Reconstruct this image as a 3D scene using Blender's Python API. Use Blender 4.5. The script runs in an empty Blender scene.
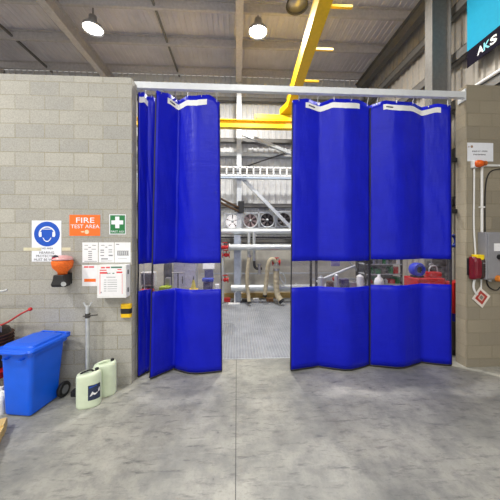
import bpy, bmesh, math, random
from mathutils import Vector, Matrix
random.seed(4)
SC = bpy.context.scene
COL = SC.collection
F, HZ, H = 255.0, 238.0, 2.10
TH = math.atan(13/F)
CT, ST = math.cos(TH), math.sin(TH)
# ------------------------------------------------------------ measuring helpers
def D(px, py, d):
    lat = (px-250)/F*d
    return Vector((lat*CT+d*ST, d*CT-lat*ST, H+(HZ-py)/F*d))
def FL(px, py, z=0.0):
    return D(px, py, F*(H-z)/(py-HZ))
def PY(px, py, Y):
    return D(px, py, Y/(CT-(px-250)/F*ST))
def PX(px, py, X):
    return D(px, py, X/((px-250)/F*CT+ST))
V = Vector
# ------------------------------------------------------------ materials
def lin(c):
    return tuple(((v/255)/12.92 if v/255 <= .04045 else ((v/255+.055)/1.055)**2.4) for v in c)+(1,)
class NT:
    def __init__(s, m):
        m.use_nodes = True; s.t = m.node_tree; s.b = s.t.nodes['Principled BSDF']
    def n(s, typ, **kw):
        o = s.t.nodes.new(typ)
        for k, v in kw.items(): setattr(o, k, v)
        return o
    def l(s, a, b): s.t.links.new(a, b)
    def val(s, node, **kw):
        for k, v in kw.items(): node.inputs[k].default_value = v
    def math(s, op, a, b=None, c=None, clamp=False):
        n = s.n('ShaderNodeMath', operation=op); n.use_clamp = clamp
        for i, x in enumerate((a, b, c)):
            if x is None: continue
            if isinstance(x, (int, float)): n.inputs[i].default_value = x
            else: s.l(x, n.inputs[i])
        return n.outputs[0]
    def mix(s, f, a, b):
        n = s.n('ShaderNodeMix', data_type='RGBA')
        for i, x in ((0, f), (6, a), (7, b)):
            if isinstance(x, (int, float, tuple)): n.inputs[i].default_value = x
            else: s.l(x, n.inputs[i])
        return n.outputs[2]
    def noise(s, vec, scale, detail=4, rough=.55, out='Fac'):
        n = s.n('ShaderNodeTexNoise'); n.inputs['Scale'].default_value = scale
        n.inputs['Detail'].default_value = detail; n.inputs['Roughness'].default_value = rough
        if vec is not None: s.l(vec, n.inputs['Vector'])
        return n.outputs[out]
    def ramp(s, f, a, b, ca=(0,0,0,1), cb=(1,1,1,1)):
        n = s.n('ShaderNodeValToRGB'); e = n.color_ramp.elements
        e[0].position = a; e[0].color = ca; e[1].position = b; e[1].color = cb
        s.l(f, n.inputs[0]); return n.outputs[0]
    def bump(s, h, st=.3, dist=.01):
        n = s.n('ShaderNodeBump'); n.inputs['Strength'].default_value = st; n.inputs['Distance'].default_value = dist
        s.l(h, n.inputs['Height']); s.l(n.outputs[0], s.b.inputs['Normal'])
    def pos(s): return s.n('ShaderNodeNewGeometry').outputs['Position']
    def obj(s): return s.n('ShaderNodeTexCoord').outputs['Object']
    def mapv(s, v, scale=(1,1,1), loc=(0,0,0)):
        n = s.n('ShaderNodeMapping'); n.inputs['Scale'].default_value = scale; n.inputs['Location'].default_value = loc
        s.l(v, n.inputs['Vector']); return n.outputs[0]
MATS = {}
def mat(name, c, rough=.5, metal=0, var=.12, scale=14, bump=0, emit=0, spec=.5):
    if name in MATS: return MATS[name]
    m = bpy.data.materials.new(name); t = NT(m)
    col = lin(c); p = t.obj()
    f = t.noise(p, scale, 4)
    t.l(t.mix(t.ramp(f, .3, .7), tuple(v*(1-var) for v in col[:3])+(1,), tuple(min(1, v*(1+var)) for v in col[:3])+(1,)), t.b.inputs['Base Color'])
    t.val(t.b, Roughness=rough, Metallic=metal)
    t.b.inputs['Specular IOR Level'].default_value = spec
    if bump: t.bump(t.noise(p, scale*3, 3), bump)
    if emit:
        t.b.inputs['Emission Color'].default_value = col; t.b.inputs['Emission Strength'].default_value = emit
    MATS[name] = m; return m

def block_mat(name, c1, c2, cm, zoff, xoff, bw=.4, bh=.2):
    m = bpy.data.materials.new(name); t = NT(m)
    p = t.pos(); sx = t.n('ShaderNodeSeparateXYZ'); t.l(p, sx.inputs[0])
    u = t.math('ADD', t.math('ADD', sx.outputs[0], sx.outputs[1]), xoff)
    w = t.math('ADD', sx.outputs[2], zoff)
    cv = t.n('ShaderNodeCombineXYZ'); t.l(u, cv.inputs[0]); t.l(w, cv.inputs[1])
    br = t.n('ShaderNodeTexBrick', offset=.5, offset_frequency=2)
    t.l(cv.outputs[0], br.inputs['Vector'])
    t.val(br, Color1=lin(c1), Color2=lin(c2), Mortar=lin(cm), Scale=1.0)
    br.inputs['Mortar Size'].default_value = .007; br.inputs['Mortar Smooth'].default_value = .3
    br.inputs['Bias'].default_value = 0.0
    br.inputs['Brick Width'].default_value = bw; br.inputs['Row Height'].default_value = bh
    big = t.noise(p, 1.6, 5, .6); fine = t.noise(p, 90, 3, .7)
    c = t.mix(t.ramp(big, .35, .75), br.outputs['Color'], tuple(v*.84 for v in lin(c1)[:3])+(1,))
    n2 = t.n('ShaderNodeMix', data_type='RGBA', blend_type='MULTIPLY'); n2.inputs[0].default_value = .75
    t.l(c, n2.inputs[6]); t.l(t.ramp(fine, .25, .7, (.58,.58,.57,1), (1.12,1.12,1.1,1)), n2.inputs[7])
    t.l(n2.outputs[2], t.b.inputs['Base Color'])
    t.val(t.b, Roughness=.9)
    h = t.math('ADD', t.math('MULTIPLY', br.outputs['Fac'], -1.0), t.math('MULTIPLY', fine, .5))
    t.bump(h, .55, .006)
    return m

def concrete_floor():
    m = bpy.data.materials.new('polished_concrete'); t = NT(m); p = t.pos()
    a = t.noise(p, .9, 6, .62); b = t.noise(p, 5.5, 6, .7); c = t.noise(p, 38, 4, .7)
    st = t.noise(t.mapv(p, (1.2, 9, 1), (3, 1, 0)), 1.3, 5, .7)
    ro = t.n('ShaderNodeMapping'); ro.inputs['Rotation'].default_value = (0, 0, .65); ro.inputs['Scale'].default_value = (2.0, 9.0, 1)
    t.l(p, ro.inputs['Vector'])
    sw = t.noise(ro.outputs[0], 1.8, 6, .72)
    base = t.mix(t.ramp(a, .32, .68), lin((120,121,116)), lin((186,184,172)))
    base = t.mix(t.math('MULTIPLY', t.ramp(b, .45, .75), .65), base, lin((104,105,105)))
    base = t.mix(t.math('MULTIPLY', t.ramp(sw, .54, .7), .8), base, lin((84,85,85)))
    base = t.mix(t.math('MULTIPLY', t.ramp(st, .58, .75), .5), base, lin((186,184,175)))
    base = t.mix(t.math('MULTIPLY', t.ramp(c, .52, .72), .35), base, lin((112,112,110)))
    vo = t.n('ShaderNodeTexNoise'); vo.inputs['Scale'].default_value = 11; vo.inputs['Detail'].default_value = 1; t.l(p, vo.inputs['Vector'])
    base = t.mix(t.math('MULTIPLY', t.ramp(vo.outputs['Fac'], .76, .79), .5), base, lin((84,84,84)))
    sx = t.n('ShaderNodeSeparateXYZ'); t.l(p, sx.inputs[0])
    # saw-cut joint running towards the opening
    jd = t.math('ABSOLUTE', t.math('ADD', sx.outputs[0], .012))
    jf = t.math('LESS_THAN', jd, .0045)
    base = t.mix(t.math('MULTIPLY', jf, .8), base, lin((62,62,60)))
    t.l(base, t.b.inputs['Base Color'])
    t.l(t.math('ADD', t.math('MULTIPLY', b, .3), .33), t.b.inputs['Roughness'])
    t.bump(t.math('SUBTRACT', t.math('MULTIPLY', c, .25), jf), .18, .004)
    return m

def plate_mat():
    m = bpy.data.materials.new('steel_tread_plate'); t = NT(m); p = t.pos()
    r = t.n('ShaderNodeMapping'); r.inputs['Rotation'].default_value = (0, 0, math.pi/4); t.l(p, r.inputs['Vector'])
    sx = t.n('ShaderNodeSeparateXYZ'); t.l(r.outputs[0], sx.inputs[0])
    k = 2*math.pi/.075
    sa = t.math('SINE', t.math('MULTIPLY', sx.outputs[0], k)); sb = t.math('SINE', t.math('MULTIPLY', sx.outputs[1], k))
    ck = t.math('MULTIPLY', sa, sb)
    lo = t.math('GREATER_THAN', ck, .45)
    big = t.noise(p, 2.2, 5, .6)
    c = t.mix(t.ramp(big, .3, .7), lin((140,144,150)), lin((172,175,180)))
    c = t.mix(t.math('MULTIPLY', lo, .38), c, lin((212,215,220)))
    t.l(c, t.b.inputs['Base Color']); t.val(t.b, Roughness=.5, Metallic=.15)
    t.bump(ck, .6, .01)
    return m

def vinyl():
    m = bpy.data.materials.new('blue_quilted_vinyl'); t = NT(m); p = t.pos()
    f = t.noise(p, 3.0, 4)
    t.l(t.mix(f, lin((10,18,166)), lin((18,30,200))), t.b.inputs['Base Color'])
    t.val(t.b, Roughness=.38); t.b.inputs['Specular IOR Level'].default_value = .24
    wr = t.noise(t.mapv(p, (1.6, 1.6, 7)), 1.9, 4, .6)
    w2 = t.noise(t.mapv(p, (5, 5, 1.2)), 2.2, 3, .5)
    t.bump(t.math('ADD', t.math('MULTIPLY', wr, .7), w2), .3, .03)
    return m
def clear_pvc():
    m = bpy.data.materials.new('clear_flexible_pvc'); t = NT(m); tr = t.t
    out = [n for n in tr.nodes if n.type == 'OUTPUT_MATERIAL'][0]
    tp = t.n('ShaderNodeBsdfTransparent'); tp.inputs[0].default_value = (.93, .92, .97, 1)
    t.b.inputs['Base Color'].default_value = lin((205,203,215)); t.val(t.b, Roughness=.12)
    p = t.pos(); w = t.noise(t.mapv(p, (3, 3, 6)), 2.5, 4)
    t.bump(w, .5, .03)
    fr = t.n('ShaderNodeFresnel'); fr.inputs[0].default_value = 1.35
    fac = t.math('ADD', t.math('MULTIPLY', fr.outputs[0], .55), t.math('MULTIPLY', t.ramp(w, .35, .75), .16), clamp=True)
    mx = t.n('ShaderNodeMixShader'); t.l(fac, mx.inputs[0]); t.l(tp.outputs[0], mx.inputs[1]); t.l(t.b.outputs[0], mx.inputs[2])
    t.l(mx.outputs[0], out.inputs[0]); return m

BLUE, CLEAR = vinyl(), clear_pvc()
BLOCK_L = block_mat('grey_concrete_block', (186,183,174), (162,161,157), (160,154,134), -.108, -.23)
BLOCK_R = block_mat('brown_grey_concrete_block', (164,154,134), (140,133,118), (140,131,110), -.137, 0.08, .42, .21)
FLOOR = concrete_floor(); PLATE = plate_mat()
black = mat('black_rubber', (26,26,28), .55)
edge = mat('dark_binding', (34,32,40), .6)
white = mat('white_paint', (232,232,230), .5, var=.04)
paper = mat('white_paper', (236,236,238), .7, var=.03)
signw = mat('white_sign_sheet', (235,238,245), .45, var=.03)
lightsteel = mat('galvanised_steel', (196,200,202), .42, .35)
paintsteel = mat('grey_painted_steel', (112,110,106), .55)
darksteel = mat('dark_steel', (72,70,68), .5, .3)
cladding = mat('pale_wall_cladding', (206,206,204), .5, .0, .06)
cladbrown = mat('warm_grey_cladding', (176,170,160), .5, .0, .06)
roofm = mat('roof_sheet', (208,205,212), .55, 0, .1, 2)
purl = mat('grey_purlin_steel', (186,182,182), .5, .1)
yellow = mat('yellow_crane_paint', (238,192,12), .4, 0, .06)
orange = mat('orange_sign', (245,112,32), .5, 0, .04)
green = mat('safety_green', (20,118,60), .5, 0, .05)
mblue = mat('mandatory_blue', (10,80,190), .45, 0, .04)
ink = mat('dark_ink', (52,54,62), .7)
redink = mat('red_ink', (222,58,62), .6)
greyink = mat('grey_ink', (140,142,146), .7)
railm = mat('white_rail_steel', (214,218,222), .4, .1, .04)
binblue = mat('bin_blue_plastic', (8,94,232), .35, 0, .05, 5)
canm = mat('pale_green_white_plastic', (214,226,198), .4, 0, .04)
red = mat('red_paint', (196,28,30), .4)
beige = mat('beige_flexible_hose', (190,178,150), .6)
brownh = mat('brown_hose', (92,70,48), .5)
timber = mat('raw_timber', (214,184,120), .7, 0, .2, 9)
concrete = mat('beige_concrete', (196,192,180), .85, 0, .12, 4)
lampm = mat('lamp_glow', (255,250,240), .5, emit=28)
alu = mat('spun_aluminium', (176,176,180), .35, .7)
# ------------------------------------------------------------ mesh helpers
WL = {}
class MB:
    def __init__(s): s.bm = bmesh.new()
    def box(s, c, size, rot=None):
        M = Matrix.Translation(V(c)) @ ((rot.to_4x4() if rot else Matrix())) @ Matrix.Diagonal((*size, 1))
        bmesh.ops.create_cube(s.bm, size=1, matrix=M); return s
    def b2(s, a, b):
        a, b = V(a), V(b); return s.box((a+b)/2, [abs(x) for x in (b-a)])
    def bar(s, p, q, w, h, up=(0,0,1)):
        p, q = V(p), V(q); z = (q-p); L = z.length; z.normalize(); u = V(up)
        if abs(z.dot(u)) > .95: u = V((0,1,0))
        x = u.cross(z).normalized(); y = z.cross(x)
        R = Matrix((x, y, z)).transposed()
        return s.box((p+q)/2, (w, h, L), R)
    def cyl(s, p, q, r, r2=None, seg=16):
        p, q = V(p), V(q); z = q-p; L = z.length
        M = Matrix.Translation((p+q)/2) @ z.to_track_quat('Z', 'Y').to_matrix().to_4x4()
        bmesh.ops.create_cone(s.bm, cap_ends=True, segments=seg, radius1=r, radius2=r if r2 is None else r2, depth=L, matrix=M); return s
    def sph(s, c, r, sc=(1,1,1), seg=16):
        bmesh.ops.create_uvsphere(s.bm, u_segments=seg, v_segments=max(6, seg//2), radius=r, matrix=Matrix.Translation(V(c)) @ Matrix.Diagonal((*sc, 1))); return s
    def poly(s, pts, ext=None):
        vs = [s.bm.verts.new(V(p)) for p in pts]
        if ext is None: s.bm.faces.new(vs); return s
        e = V(ext); ws = [s.bm.verts.new(V(p)+e) for p in pts]; n = len(vs)
        s.bm.faces.new(vs); s.bm.faces.new(ws[::-1])
        for i in range(n): s.bm.faces.new((vs[i], ws[i], ws[(i+1) % n], vs[(i+1) % n]))
        return s
    def loft(s, rings, cap=True, close=True, weld=False):
        R = [[s.bm.verts.new(V(p)) for p in r] for r in (rings[:-1] if weld else rings)]
        if weld: R.append(R[0])
        for a, b in zip(R, R[1:]):
            n = len(a)
            for i in range(n if close else n-1):
                s.bm.faces.new((a[i], a[(i+1) % n], b[(i+1) % n], b[i]))
        if cap and close:
            s.bm.faces.new(R[0][::-1]); s.bm.faces.new(R[-1])
        return s
    def tube(s, pts, r, seg=10, corr=0):
        P = smooth([V(p) for p in pts]); rings = []
        prev = None
        for i, p in enumerate(P):
            t = (P[min(i+1, len(P)-1)]-P[max(i-1, 0)]).normalized()
            if prev is None:
                x = t.orthogonal().normalized()
            else:
                x = (prev-t*prev.dot(t)).normalized()
            prev = x; y = t.cross(x)
            rr = r*(1+(corr if i % 2 else 0))
            rings.append([p+x*rr*math.cos(a)+y*rr*math.sin(a) for a in [2*math.pi*k/seg for k in range(seg)]])
        return s.loft(rings)
    def lathe(s, prof, c, axis='Z', seg=24):
        c = V(c); rings = []
        for r, h in prof:
            ring = []
            for k in range(seg):
                a = 2*math.pi*k/seg; x, y = max(r, 1e-4)*math.cos(a), max(r, 1e-4)*math.sin(a)
                ring.append(c+(V((x, y, h)) if axis == 'Z' else V((x, -h, y)) if axis == 'Y' else V((h, x, y))))
            rings.append(ring)
        if prof[0][0] > .002 and prof[-1][0] > .002: return s.loft(rings+[rings[0]], cap=False, weld=True)
        return s.loft(rings)
    def grid(s, rows):
        return s.loft(rows, cap=False, close=False)
    def text(s, txt, c, h, mx=None, wd=None, bold=.0, align='CENTER', X=(1,0,0), Y=(0,0,1), thick=.0015):
        cu = bpy.data.curves.new('txt', 'FONT'); cu.body = txt; cu.size = 1; cu.align_x = align; cu.align_y = 'CENTER'
        cu.offset = bold; cu.extrude = 0; cu.resolution_u = 3
        ob = bpy.data.objects.new('txt', cu); COL.objects.link(ob)
        dg = bpy.context.evaluated_depsgraph_get(); me = bpy.data.meshes.new_from_object(ob.evaluated_get(dg))
        bpy.data.objects.remove(ob)
        xs = [v.co.x for v in me.vertices]; ys = [v.co.y for v in me.vertices]
        x0, x1, y0, y1 = min(xs), max(xs), min(ys), max(ys)
        sy = h/(y1-y0); sx = sy if wd is None else wd/(x1-x0)
        X, Y = V(X), V(Y); N = X.cross(Y)
        off = len(s.bm.verts)
        xc = (x0+x1)/2 if align == 'CENTER' else x0
        vs = [s.bm.verts.new(V(c)+X*(v.co.x-xc)*sx+Y*(v.co.y-(y0+y1)/2)*sy+N*thick) for v in me.vertices]
        for pl in me.polygons:
            try: s.bm.faces.new([vs[i] for i in pl.vertices])
            except ValueError: pass
        bpy.data.meshes.remove(me); return s
    def build(s, name, m, parent=None, bev=0, sm=False, solid=0, sub=0, label=None):
        off = WL.get(parent.name, V((0,0,0))) if parent else V((0,0,0))
        if off.length: bmesh.ops.translate(s.bm, verts=s.bm.verts, vec=-off)
        if not solid: bmesh.ops.recalc_face_normals(s.bm, faces=s.bm.faces)
        me = bpy.data.meshes.new(name); s.bm.to_mesh(me); s.bm.free()
        o = bpy.data.objects.new(name, me); COL.objects.link(o); me.materials.append(m)
        if sm:
            for p in me.polygons: p.use_smooth = True
        if solid:
            md = o.modifiers.new('thickness', 'SOLIDIFY'); md.thickness = solid; md.offset = 0
        if bev:
            md = o.modifiers.new('bevel', 'BEVEL'); md.width = bev; md.segments = 2; md.limit_method = 'ANGLE'
        if sub:
            md = o.modifiers.new('sub', 'SUBSURF'); md.levels = md.render_levels = sub
        if parent: o.parent = parent
        WL[o.name] = off
        if label: o['label'] = label
        return o
def smooth(P, it=2):
    for _ in range(it):
        Q = [P[0]]
        for a, b in zip(P, P[1:]): Q += [a*.75+b*.25, a*.25+b*.75]
        P = Q+[P[-1]]
    return P
def thing(name, label, cat, loc=(0,0,0), group=None):
    o = bpy.data.objects.new(name, None); COL.objects.link(o); o.location = loc; o.empty_display_size = .1
    WL[o.name] = V(loc); o['label'] = label; o['category'] = cat
    if group: o['group'] = group
    return o
def tag(o, label, cat, group=None):
    o['label'] = label; o['category'] = cat
    if group: o['group'] = group
    return o
def struct(o): o['kind'] = 'structure'; return o
def copy_tree(o, parent=None):
    c = o.copy(); COL.objects.link(c); c.parent = parent; WL[c.name] = WL.get(o.name, V((0,0,0)))
    for ch in list(o.children): copy_tree(ch, c)
    return c
def rounded(hx, hy, r, n=4, z=0, cx=0, cy=0):
    pts = []
    for sx, sy, a0 in ((1,1,0), (-1,1,90), (-1,-1,180), (1,-1,270)):
        for k in range(n+1):
            a = math.radians(a0+90*k/n)
            pts.append(V((cx+sx*(hx-r)+r*math.cos(a), cy+sy*(hy-r)+r*math.sin(a), z)))
    return pts
# ============================================================ THE SETTING
YL0, YL1, XL = 3.74, 3.93, -1.51       # left block wall
YR0, YR1, XR = 3.955, 4.16, 3.72       # right block wall
YB, XS, XW = 9.2, 4.65, -8.0           # back wall, right side wall, far left side wall
ZR = 7.75
struct(MB().b2((XW, -5, -.12), (XS+.1, 4.42, 0)).build('floor', FLOOR))
struct(MB().b2((XW, 4.44, -.12), (XS+.1, YB, 0.0)).build('floor.001', PLATE))
struct(MB().b2((XW, 4.42, -.1), (XS, 4.44, .004)).build('trim_1', lightsteel))
struct(MB().b2((XW, YL0, 0), (XL, YL1, 4.40)).build('wall_left', BLOCK_L))
struct(MB().b2((XR, YR0, 0), (XS-.02, YR1, 4.59)).build('wall_right', BLOCK_R))
def corrug(n0, n1, pitch, dep, f):
    rows = [[], []]
    k = n0; prof = ((0,0), (.62,0), (.70,1), (.92,1))
    while k < n1:
        for t, d in prof:
            x = min(k+t*pitch, n1); rows[0].append(f(x, d*dep, 0)); rows[1].append(f(x, d*dep, 1))
        k += pitch
    return rows
struct(MB().grid(corrug(XW, XS+.15, .2, .035, lambda x, d, s: V((x, YB-d, s*7.9)))).build('wall_back', cladding))
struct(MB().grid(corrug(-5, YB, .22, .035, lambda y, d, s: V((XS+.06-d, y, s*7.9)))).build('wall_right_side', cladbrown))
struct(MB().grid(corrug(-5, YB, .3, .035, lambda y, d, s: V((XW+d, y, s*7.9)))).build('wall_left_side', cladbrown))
struct(MB().grid(corrug(XW, XS+.15, .15, .03, lambda x, d, s: V((x, -5+s*(YB+5.1), ZR+.26-d*.6)))).build('ceiling', roofm))
struct(MB().b2((XW, YB-.16, 0), (XS, YB-.04, 1.75)).build('baseboard_back', concrete))
tn = 2
def trim(mb, m, **kw):
    global tn
    o = struct(mb.build('trim_%d' % tn, m, **kw)); tn += 1; return o
for y in (8.86, 7.55, 6.36, 5.2, 4.0, 2.8, 1.6, .4, -.8, -2, -3.2):       # purlins
    b = MB(); b.b2((XW, y-.01, ZR), (XS, y+.01, ZR+.2)); b.b2((XW, y, ZR-.012), (XS, y+.07, ZR)); b.b2((XW, y-.07, ZR+.195), (XS, y, ZR+.21))
    trim(b, purl)
for x in (-4.35, .06, 4.42):                                      # rafters
    b = MB(); b.b2((x-.01, -5, ZR-.36), (x+.01, YB, ZR-.02)); b.b2((x-.09, -5, ZR-.38), (x+.09, YB, ZR-.355)); b.b2((x-.09, -5, ZR-.03), (x+.09, YB, ZR-.015))
    trim(b, paintsteel if x > 4 else purl)
for x in (-6.35, -2.03, 2.2):                                     # bridging rods between purlins
    trim(MB().b2((x-.025, -3, ZR+.03), (x+.025, YB-.1, ZR+.09)), paintsteel)
for z in (6.83, 5.84, 4.86, 3.86, 2.86):                          # side wall girts
    b = MB(); b.b2((4.5, -4, z-.1), (4.515, YB-.05, z+.1)); b.b2((4.5, -4, z-.1), (4.62, YB-.05, z-.085)); b.b2((4.5, -4, z+.085), (4.62, YB-.05, z+.1))
    trim(b, paintsteel)
for z in (7.0, 6.2, 5.55, 5.05, 3.25, 2.0):                       # back wall girts
    b = MB(); b.b2((XW, 9.0, z-.07), (XS, 9.012, z+.07)); b.b2((XW, 9.0, z-.07), (XS, 9.15, z-.058)); b.b2((XW, 9.0, z+.058), (XS, 9.15, z+.07))
    trim(b, paintsteel if z != 5.05 else lightsteel)
def hcol(x0, x1, y0, y1, z1, t=.016):
    b = MB(); b.b2((x0, y0, 0), (x0+t, y1, z1)); b.b2((x1-t, y0, 0), (x1, y1, z1)); b.b2((x0+t, (y0+y1)/2-t/2, 0), (x1-t, (y0+y1)/2+t/2, z1)); return b
t = thing('steel_column', 'grey steel column on the right side wall beside the hanging banner', 'column', (4.18, 5.1, 0))
hcol(3.97, 4.38, 5.0, 5.2, ZR-.39).build('shaft', paintsteel, t); MB().b2((3.93, 4.95, 0), (4.42, 5.25, .02)).build('base_plate', paintsteel, t)
t = thing('steel_column', 'pale steel column standing by the back wall in the doorway opening', 'column', (.07, 8.7, 0))
b = MB(); b.b2((-.01, 8.62, 0), (.15, 8.635, 7.36)); b.b2((-.01, 8.78, 0), (.15, 8.795, 7.36)); b.b2((.06, 8.635, 0), (.08, 8.78, 7.36))
b.build('shaft', lightsteel, t); MB().b2((-.08, 8.56, 0), (.22, 8.85, .025)).build('base_plate', lightsteel, t)

# ============================================================ CURTAINS
rz = 4.43
t = thing('curtain_rail', 'white steel curtain rail spanning the opening between the block walls', 'rail', (1, 3.99, rz))
b = MB(); b.b2((-2.1, 3.96, rz-.045), (XR-.002, 4.03, rz+.055)); b.build('track', railm, t, bev=.004)
MB().b2((XR-.02, 3.958, rz-.09), (XR-.001, 4.1, rz+.1)).build('end_bracket', railm, t)
ZT, ZB = 4.32, .03
def panel(label, pts, zw, lab, tops=None, group='blue acoustic curtain panels', droop=(0, 0)):
    """pts: (bottom pixel x, y, top pixel x) measured along the hem; real folds at real depth"""
    B, T = [], []
    for px, py, tx in pts:
        p = FL(px, py, ZB); d = F*(H-ZB)/(py-HZ); q = D(tx, 0, d)
        B.append(V((p.x, p.y, 0))); T.append(V((q.x, q.y, 0)))
    def dens(P, n=9):
        # keep the fold lines but soften each one
        Q = []
        for a, c in zip(P, P[1:]):
            for k in range(n): Q.append(a.lerp(c, k/n))
        Q.append(P[-1])
        for _ in range(1):
            Q = [Q[0]]+[(Q[i-1]+Q[i]*2+Q[i+1])/4 for i in range(1, len(Q)-1)]+[Q[-1]]
        return Q
    B, T = dens(B), dens(T); n = len(B)
    def S(i, z, off=0):
        f = (z-ZB)/(ZT-ZB); p = B[i].lerp(T[i], f)
        i0, i1 = max(i-1, 0), min(i+1, n-1)
        tg = (B[i1].lerp(T[i1], f)-B[i0].lerp(T[i0], f)).normalized(); nn = V((tg.y, -tg.x, 0))
        w = .004*math.sin(i*.9+z*2.3)*math.sin(z*3.1+i*.35)+.0025*math.sin(z*9+i*1.3)
        seam = ((i % 9)/9.0); w += .007*math.sin(math.pi*seam)-(.007 if i % 9 == 0 and 0 < i < n-1 and n > 20 else 0)
        return V((p.x, p.y, z))+nn*(off+w)
    def top(i):
        s = i/(n-1); k = ((i+4.5) % 9)/9.0
        e = droop[0]*max(0, 1-s/.12)**2+droop[1]*max(0, 1-(1-s)/.16)**2
        return ZT-.035*abs(math.sin(math.pi*k))-e
    def sheet(z0, z1, nz, off=0, i0=0, i1=None):
        i1 = n if i1 is None else i1; rows = []
        for r in range(nz+1):
            row = []
            for i in range(i0, i1):
                a = z0(i) if callable(z0) else z0; c = z1(i) if callable(z1) else z1
                row.append(S(i, a+(c-a)*r/nz, off))
            rows.append(row)
        return MB().grid(rows)
    g = (B[0]+B[-1])/2
    t = thing('acoustic_curtain', label, 'curtain', (g.x, g.y, ZB), group)
    sheet(zw[1], top, 26).build('upper_panel', BLUE, t, sm=True, solid=.034, label='blue quilted upper panel')
    sheet(zw[0]-.02, zw[1]+.02, 6).build('clear_window', CLEAR, t, sm=True, label='clear plastic viewing strip')
    sheet(ZB, zw[0], 14).build('lower_panel', BLUE, t, sm=True, solid=.034, label='blue quilted lower panel')
    for i in (0, n-1):
        rings = []
        for k in range(25):
            z = ZB+(top(i)-.04-ZB)*k/24; p = S(i, z); rings.append([p+V((a, c, 0)) for a, c in ((-.006,-.0195), (.006,-.0195), (.006,.0195), (-.006,.0195))])
        MB().loft(rings).build('edge_binding', edge, t, label='dark vertical edge binding')
    sheet(.014, .036, 1).build('hem', edge, t, sm=True, solid=.038, label='dark bottom hem')
    a, c = int(lab[0]*(n-1)), int(lab[1]*(n-1))+1
    st = sheet(lambda i: top(i)-lab[2]-.085, lambda i: top(i)-lab[2], 1, .021, a, c).build('label_strip', white, t, sm=True, label='white label strip')
    if lab[3] is not None:
        m0 = a+lab[3]; tb = MB(); seq = (.5, .8, .35, .9, .6)
        for q in range(4):                                          # small dark unreadable maker's mark
            for e in range(3):
                u = m0+q*.55+e*.16; i = int(u); f = u-i
                p = S(i, top(i)-lab[2]-.043, .024).lerp(S(min(i+1, n-1), top(min(i+1, n-1))-lab[2]-.043, .024), f)
                tb.box(p, (.008, .004, .028*seq[(q+e) % 5]))
        tb.build('printed_mark', ink, st)
    for i in range(2, n-1, 6):
        p = S(i, top(i)-.03)
        h = MB(); h.tube([p+V((0,-.02,.0)), p+V((0,-.022,.04)), V((p.x, 3.995, rz-.05)), ], .006, 6); h.build('hook', alu, t)
    return t
panel('blue padded curtain panel half hidden against the end of the left block wall',
      [(137.8, 376, 138.5), (145, 371.6, 147.5), (150.5, 369.5, 155.5)], (1.30, 1.71), (0, .55, .07, None))
panel('blue padded curtain panel folded at the left of the opening, lighter seam down its middle',
      [(150, 377.5, 156.5), (174, 367.6, 179), (192, 372.8, 196.5), (222, 370, 219.5)], (1.30, 1.71), (.17, .84, .07, 1), droop=(0, .07))
panel('blue padded curtain panel bordering the right edge of the open doorway',
      [(290.5, 369.4, 292.5), (318, 365.4, 320), (348, 369.6, 345), (368.8, 364.0, 369.0)], (1.315, 1.735), (.17, .86, .06, 1), droop=(.02, .02))
panel('blue padded curtain panel next to the right block wall, before the red cabinet',
      [(369.7, 364.2, 370.0), (400.6, 367.2, 399), (421, 361.4, 421), (451, 364.4, 450)], (1.335, 1.755), (.15, .9, .06, 1), droop=(.02, .02))
# restraint straps at the right jamb
for py, lb in ((160, 'short black rubber bracket between curtain and right block wall, upper one'), (211, 'short black rubber bracket between curtain and right block wall, middle one')):
    p = PX(456, py, XR)
    tag(MB().b2((XR-.17, p.y-.03, p.z-.04), (XR-.001, p.y+.02, p.z+.03)).build('rubber_bracket', black, bev=.005), lb, 'bracket', 'brackets at the right curtain edge')

# ============================================================ CRANE
zb = 5.71; YRW = 8.1
t = thing('crane_runway_beam', 'yellow steel runway beam crossing the opening high up under the crane', 'beam', (0, YRW, zb))
b = MB(); b.b2((XW, YRW-.012, zb-.11), (4.3, YRW+.012, zb+.11)); b.b2((XW, YRW-.09, zb-.13), (4.3, YRW+.09, zb-.105)); b.b2((XW, YRW-.09, zb+.1), (4.3, YRW+.09, zb+.125))
b.build('girder', yellow, t)
t = thing('bridge_crane', 'yellow overhead crane bridge running away above the right curtain', 'crane', (1.6, YRW, zb+.13))
def gx(y): return 1.39+(y-4.3)*.045
zg = 6.12
b = MB(); y0, y1 = 0.5, 7.95
for xa, xb, za, zc in ((0, .24, 0, .02), (.01, .03, .02, .34), (.2, .22, .02, .34), (0, .24, .34, .36)):
    b.loft([[V((gx(y)+xa, y, zg+za)), V((gx(y)+xb, y, zg+za)), V((gx(y)+xb, y, zg+zc)), V((gx(y)+xa, y, zg+zc))] for y in (y0, y1)])
b.build('bridge_girder', yellow, t)
xg = gx(7.95)
b = MB(); b.b2((.55, YRW-.1, zb+.13), (2.6, YRW+.1, zb+.30)); b.build('end_carriage', yellow, t, bev=.015)
b = MB(); b.poly([(xg+.0, 7.7, zg), (xg+.24, 7.7, zg), (xg+.42, 8.02, zb+.3), (xg-.2, 8.02, zb+.3)], (0, .06, .2)); b.build('gusset_plate', yellow, t)
for y in (4.75, 5.85, 7.05):
    MB().b2((gx(y)+.22, y-.025, 6.47), (gx(y)+.78, y+.025, 6.52)).build('festoon_arm', yellow, t)
for x in (.62, 2.5):
    MB().cyl((x, YRW-.11, zb+.17), (x, YRW-.1, zb+.17), .03).build('wheel_cap', black, t)

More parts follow.
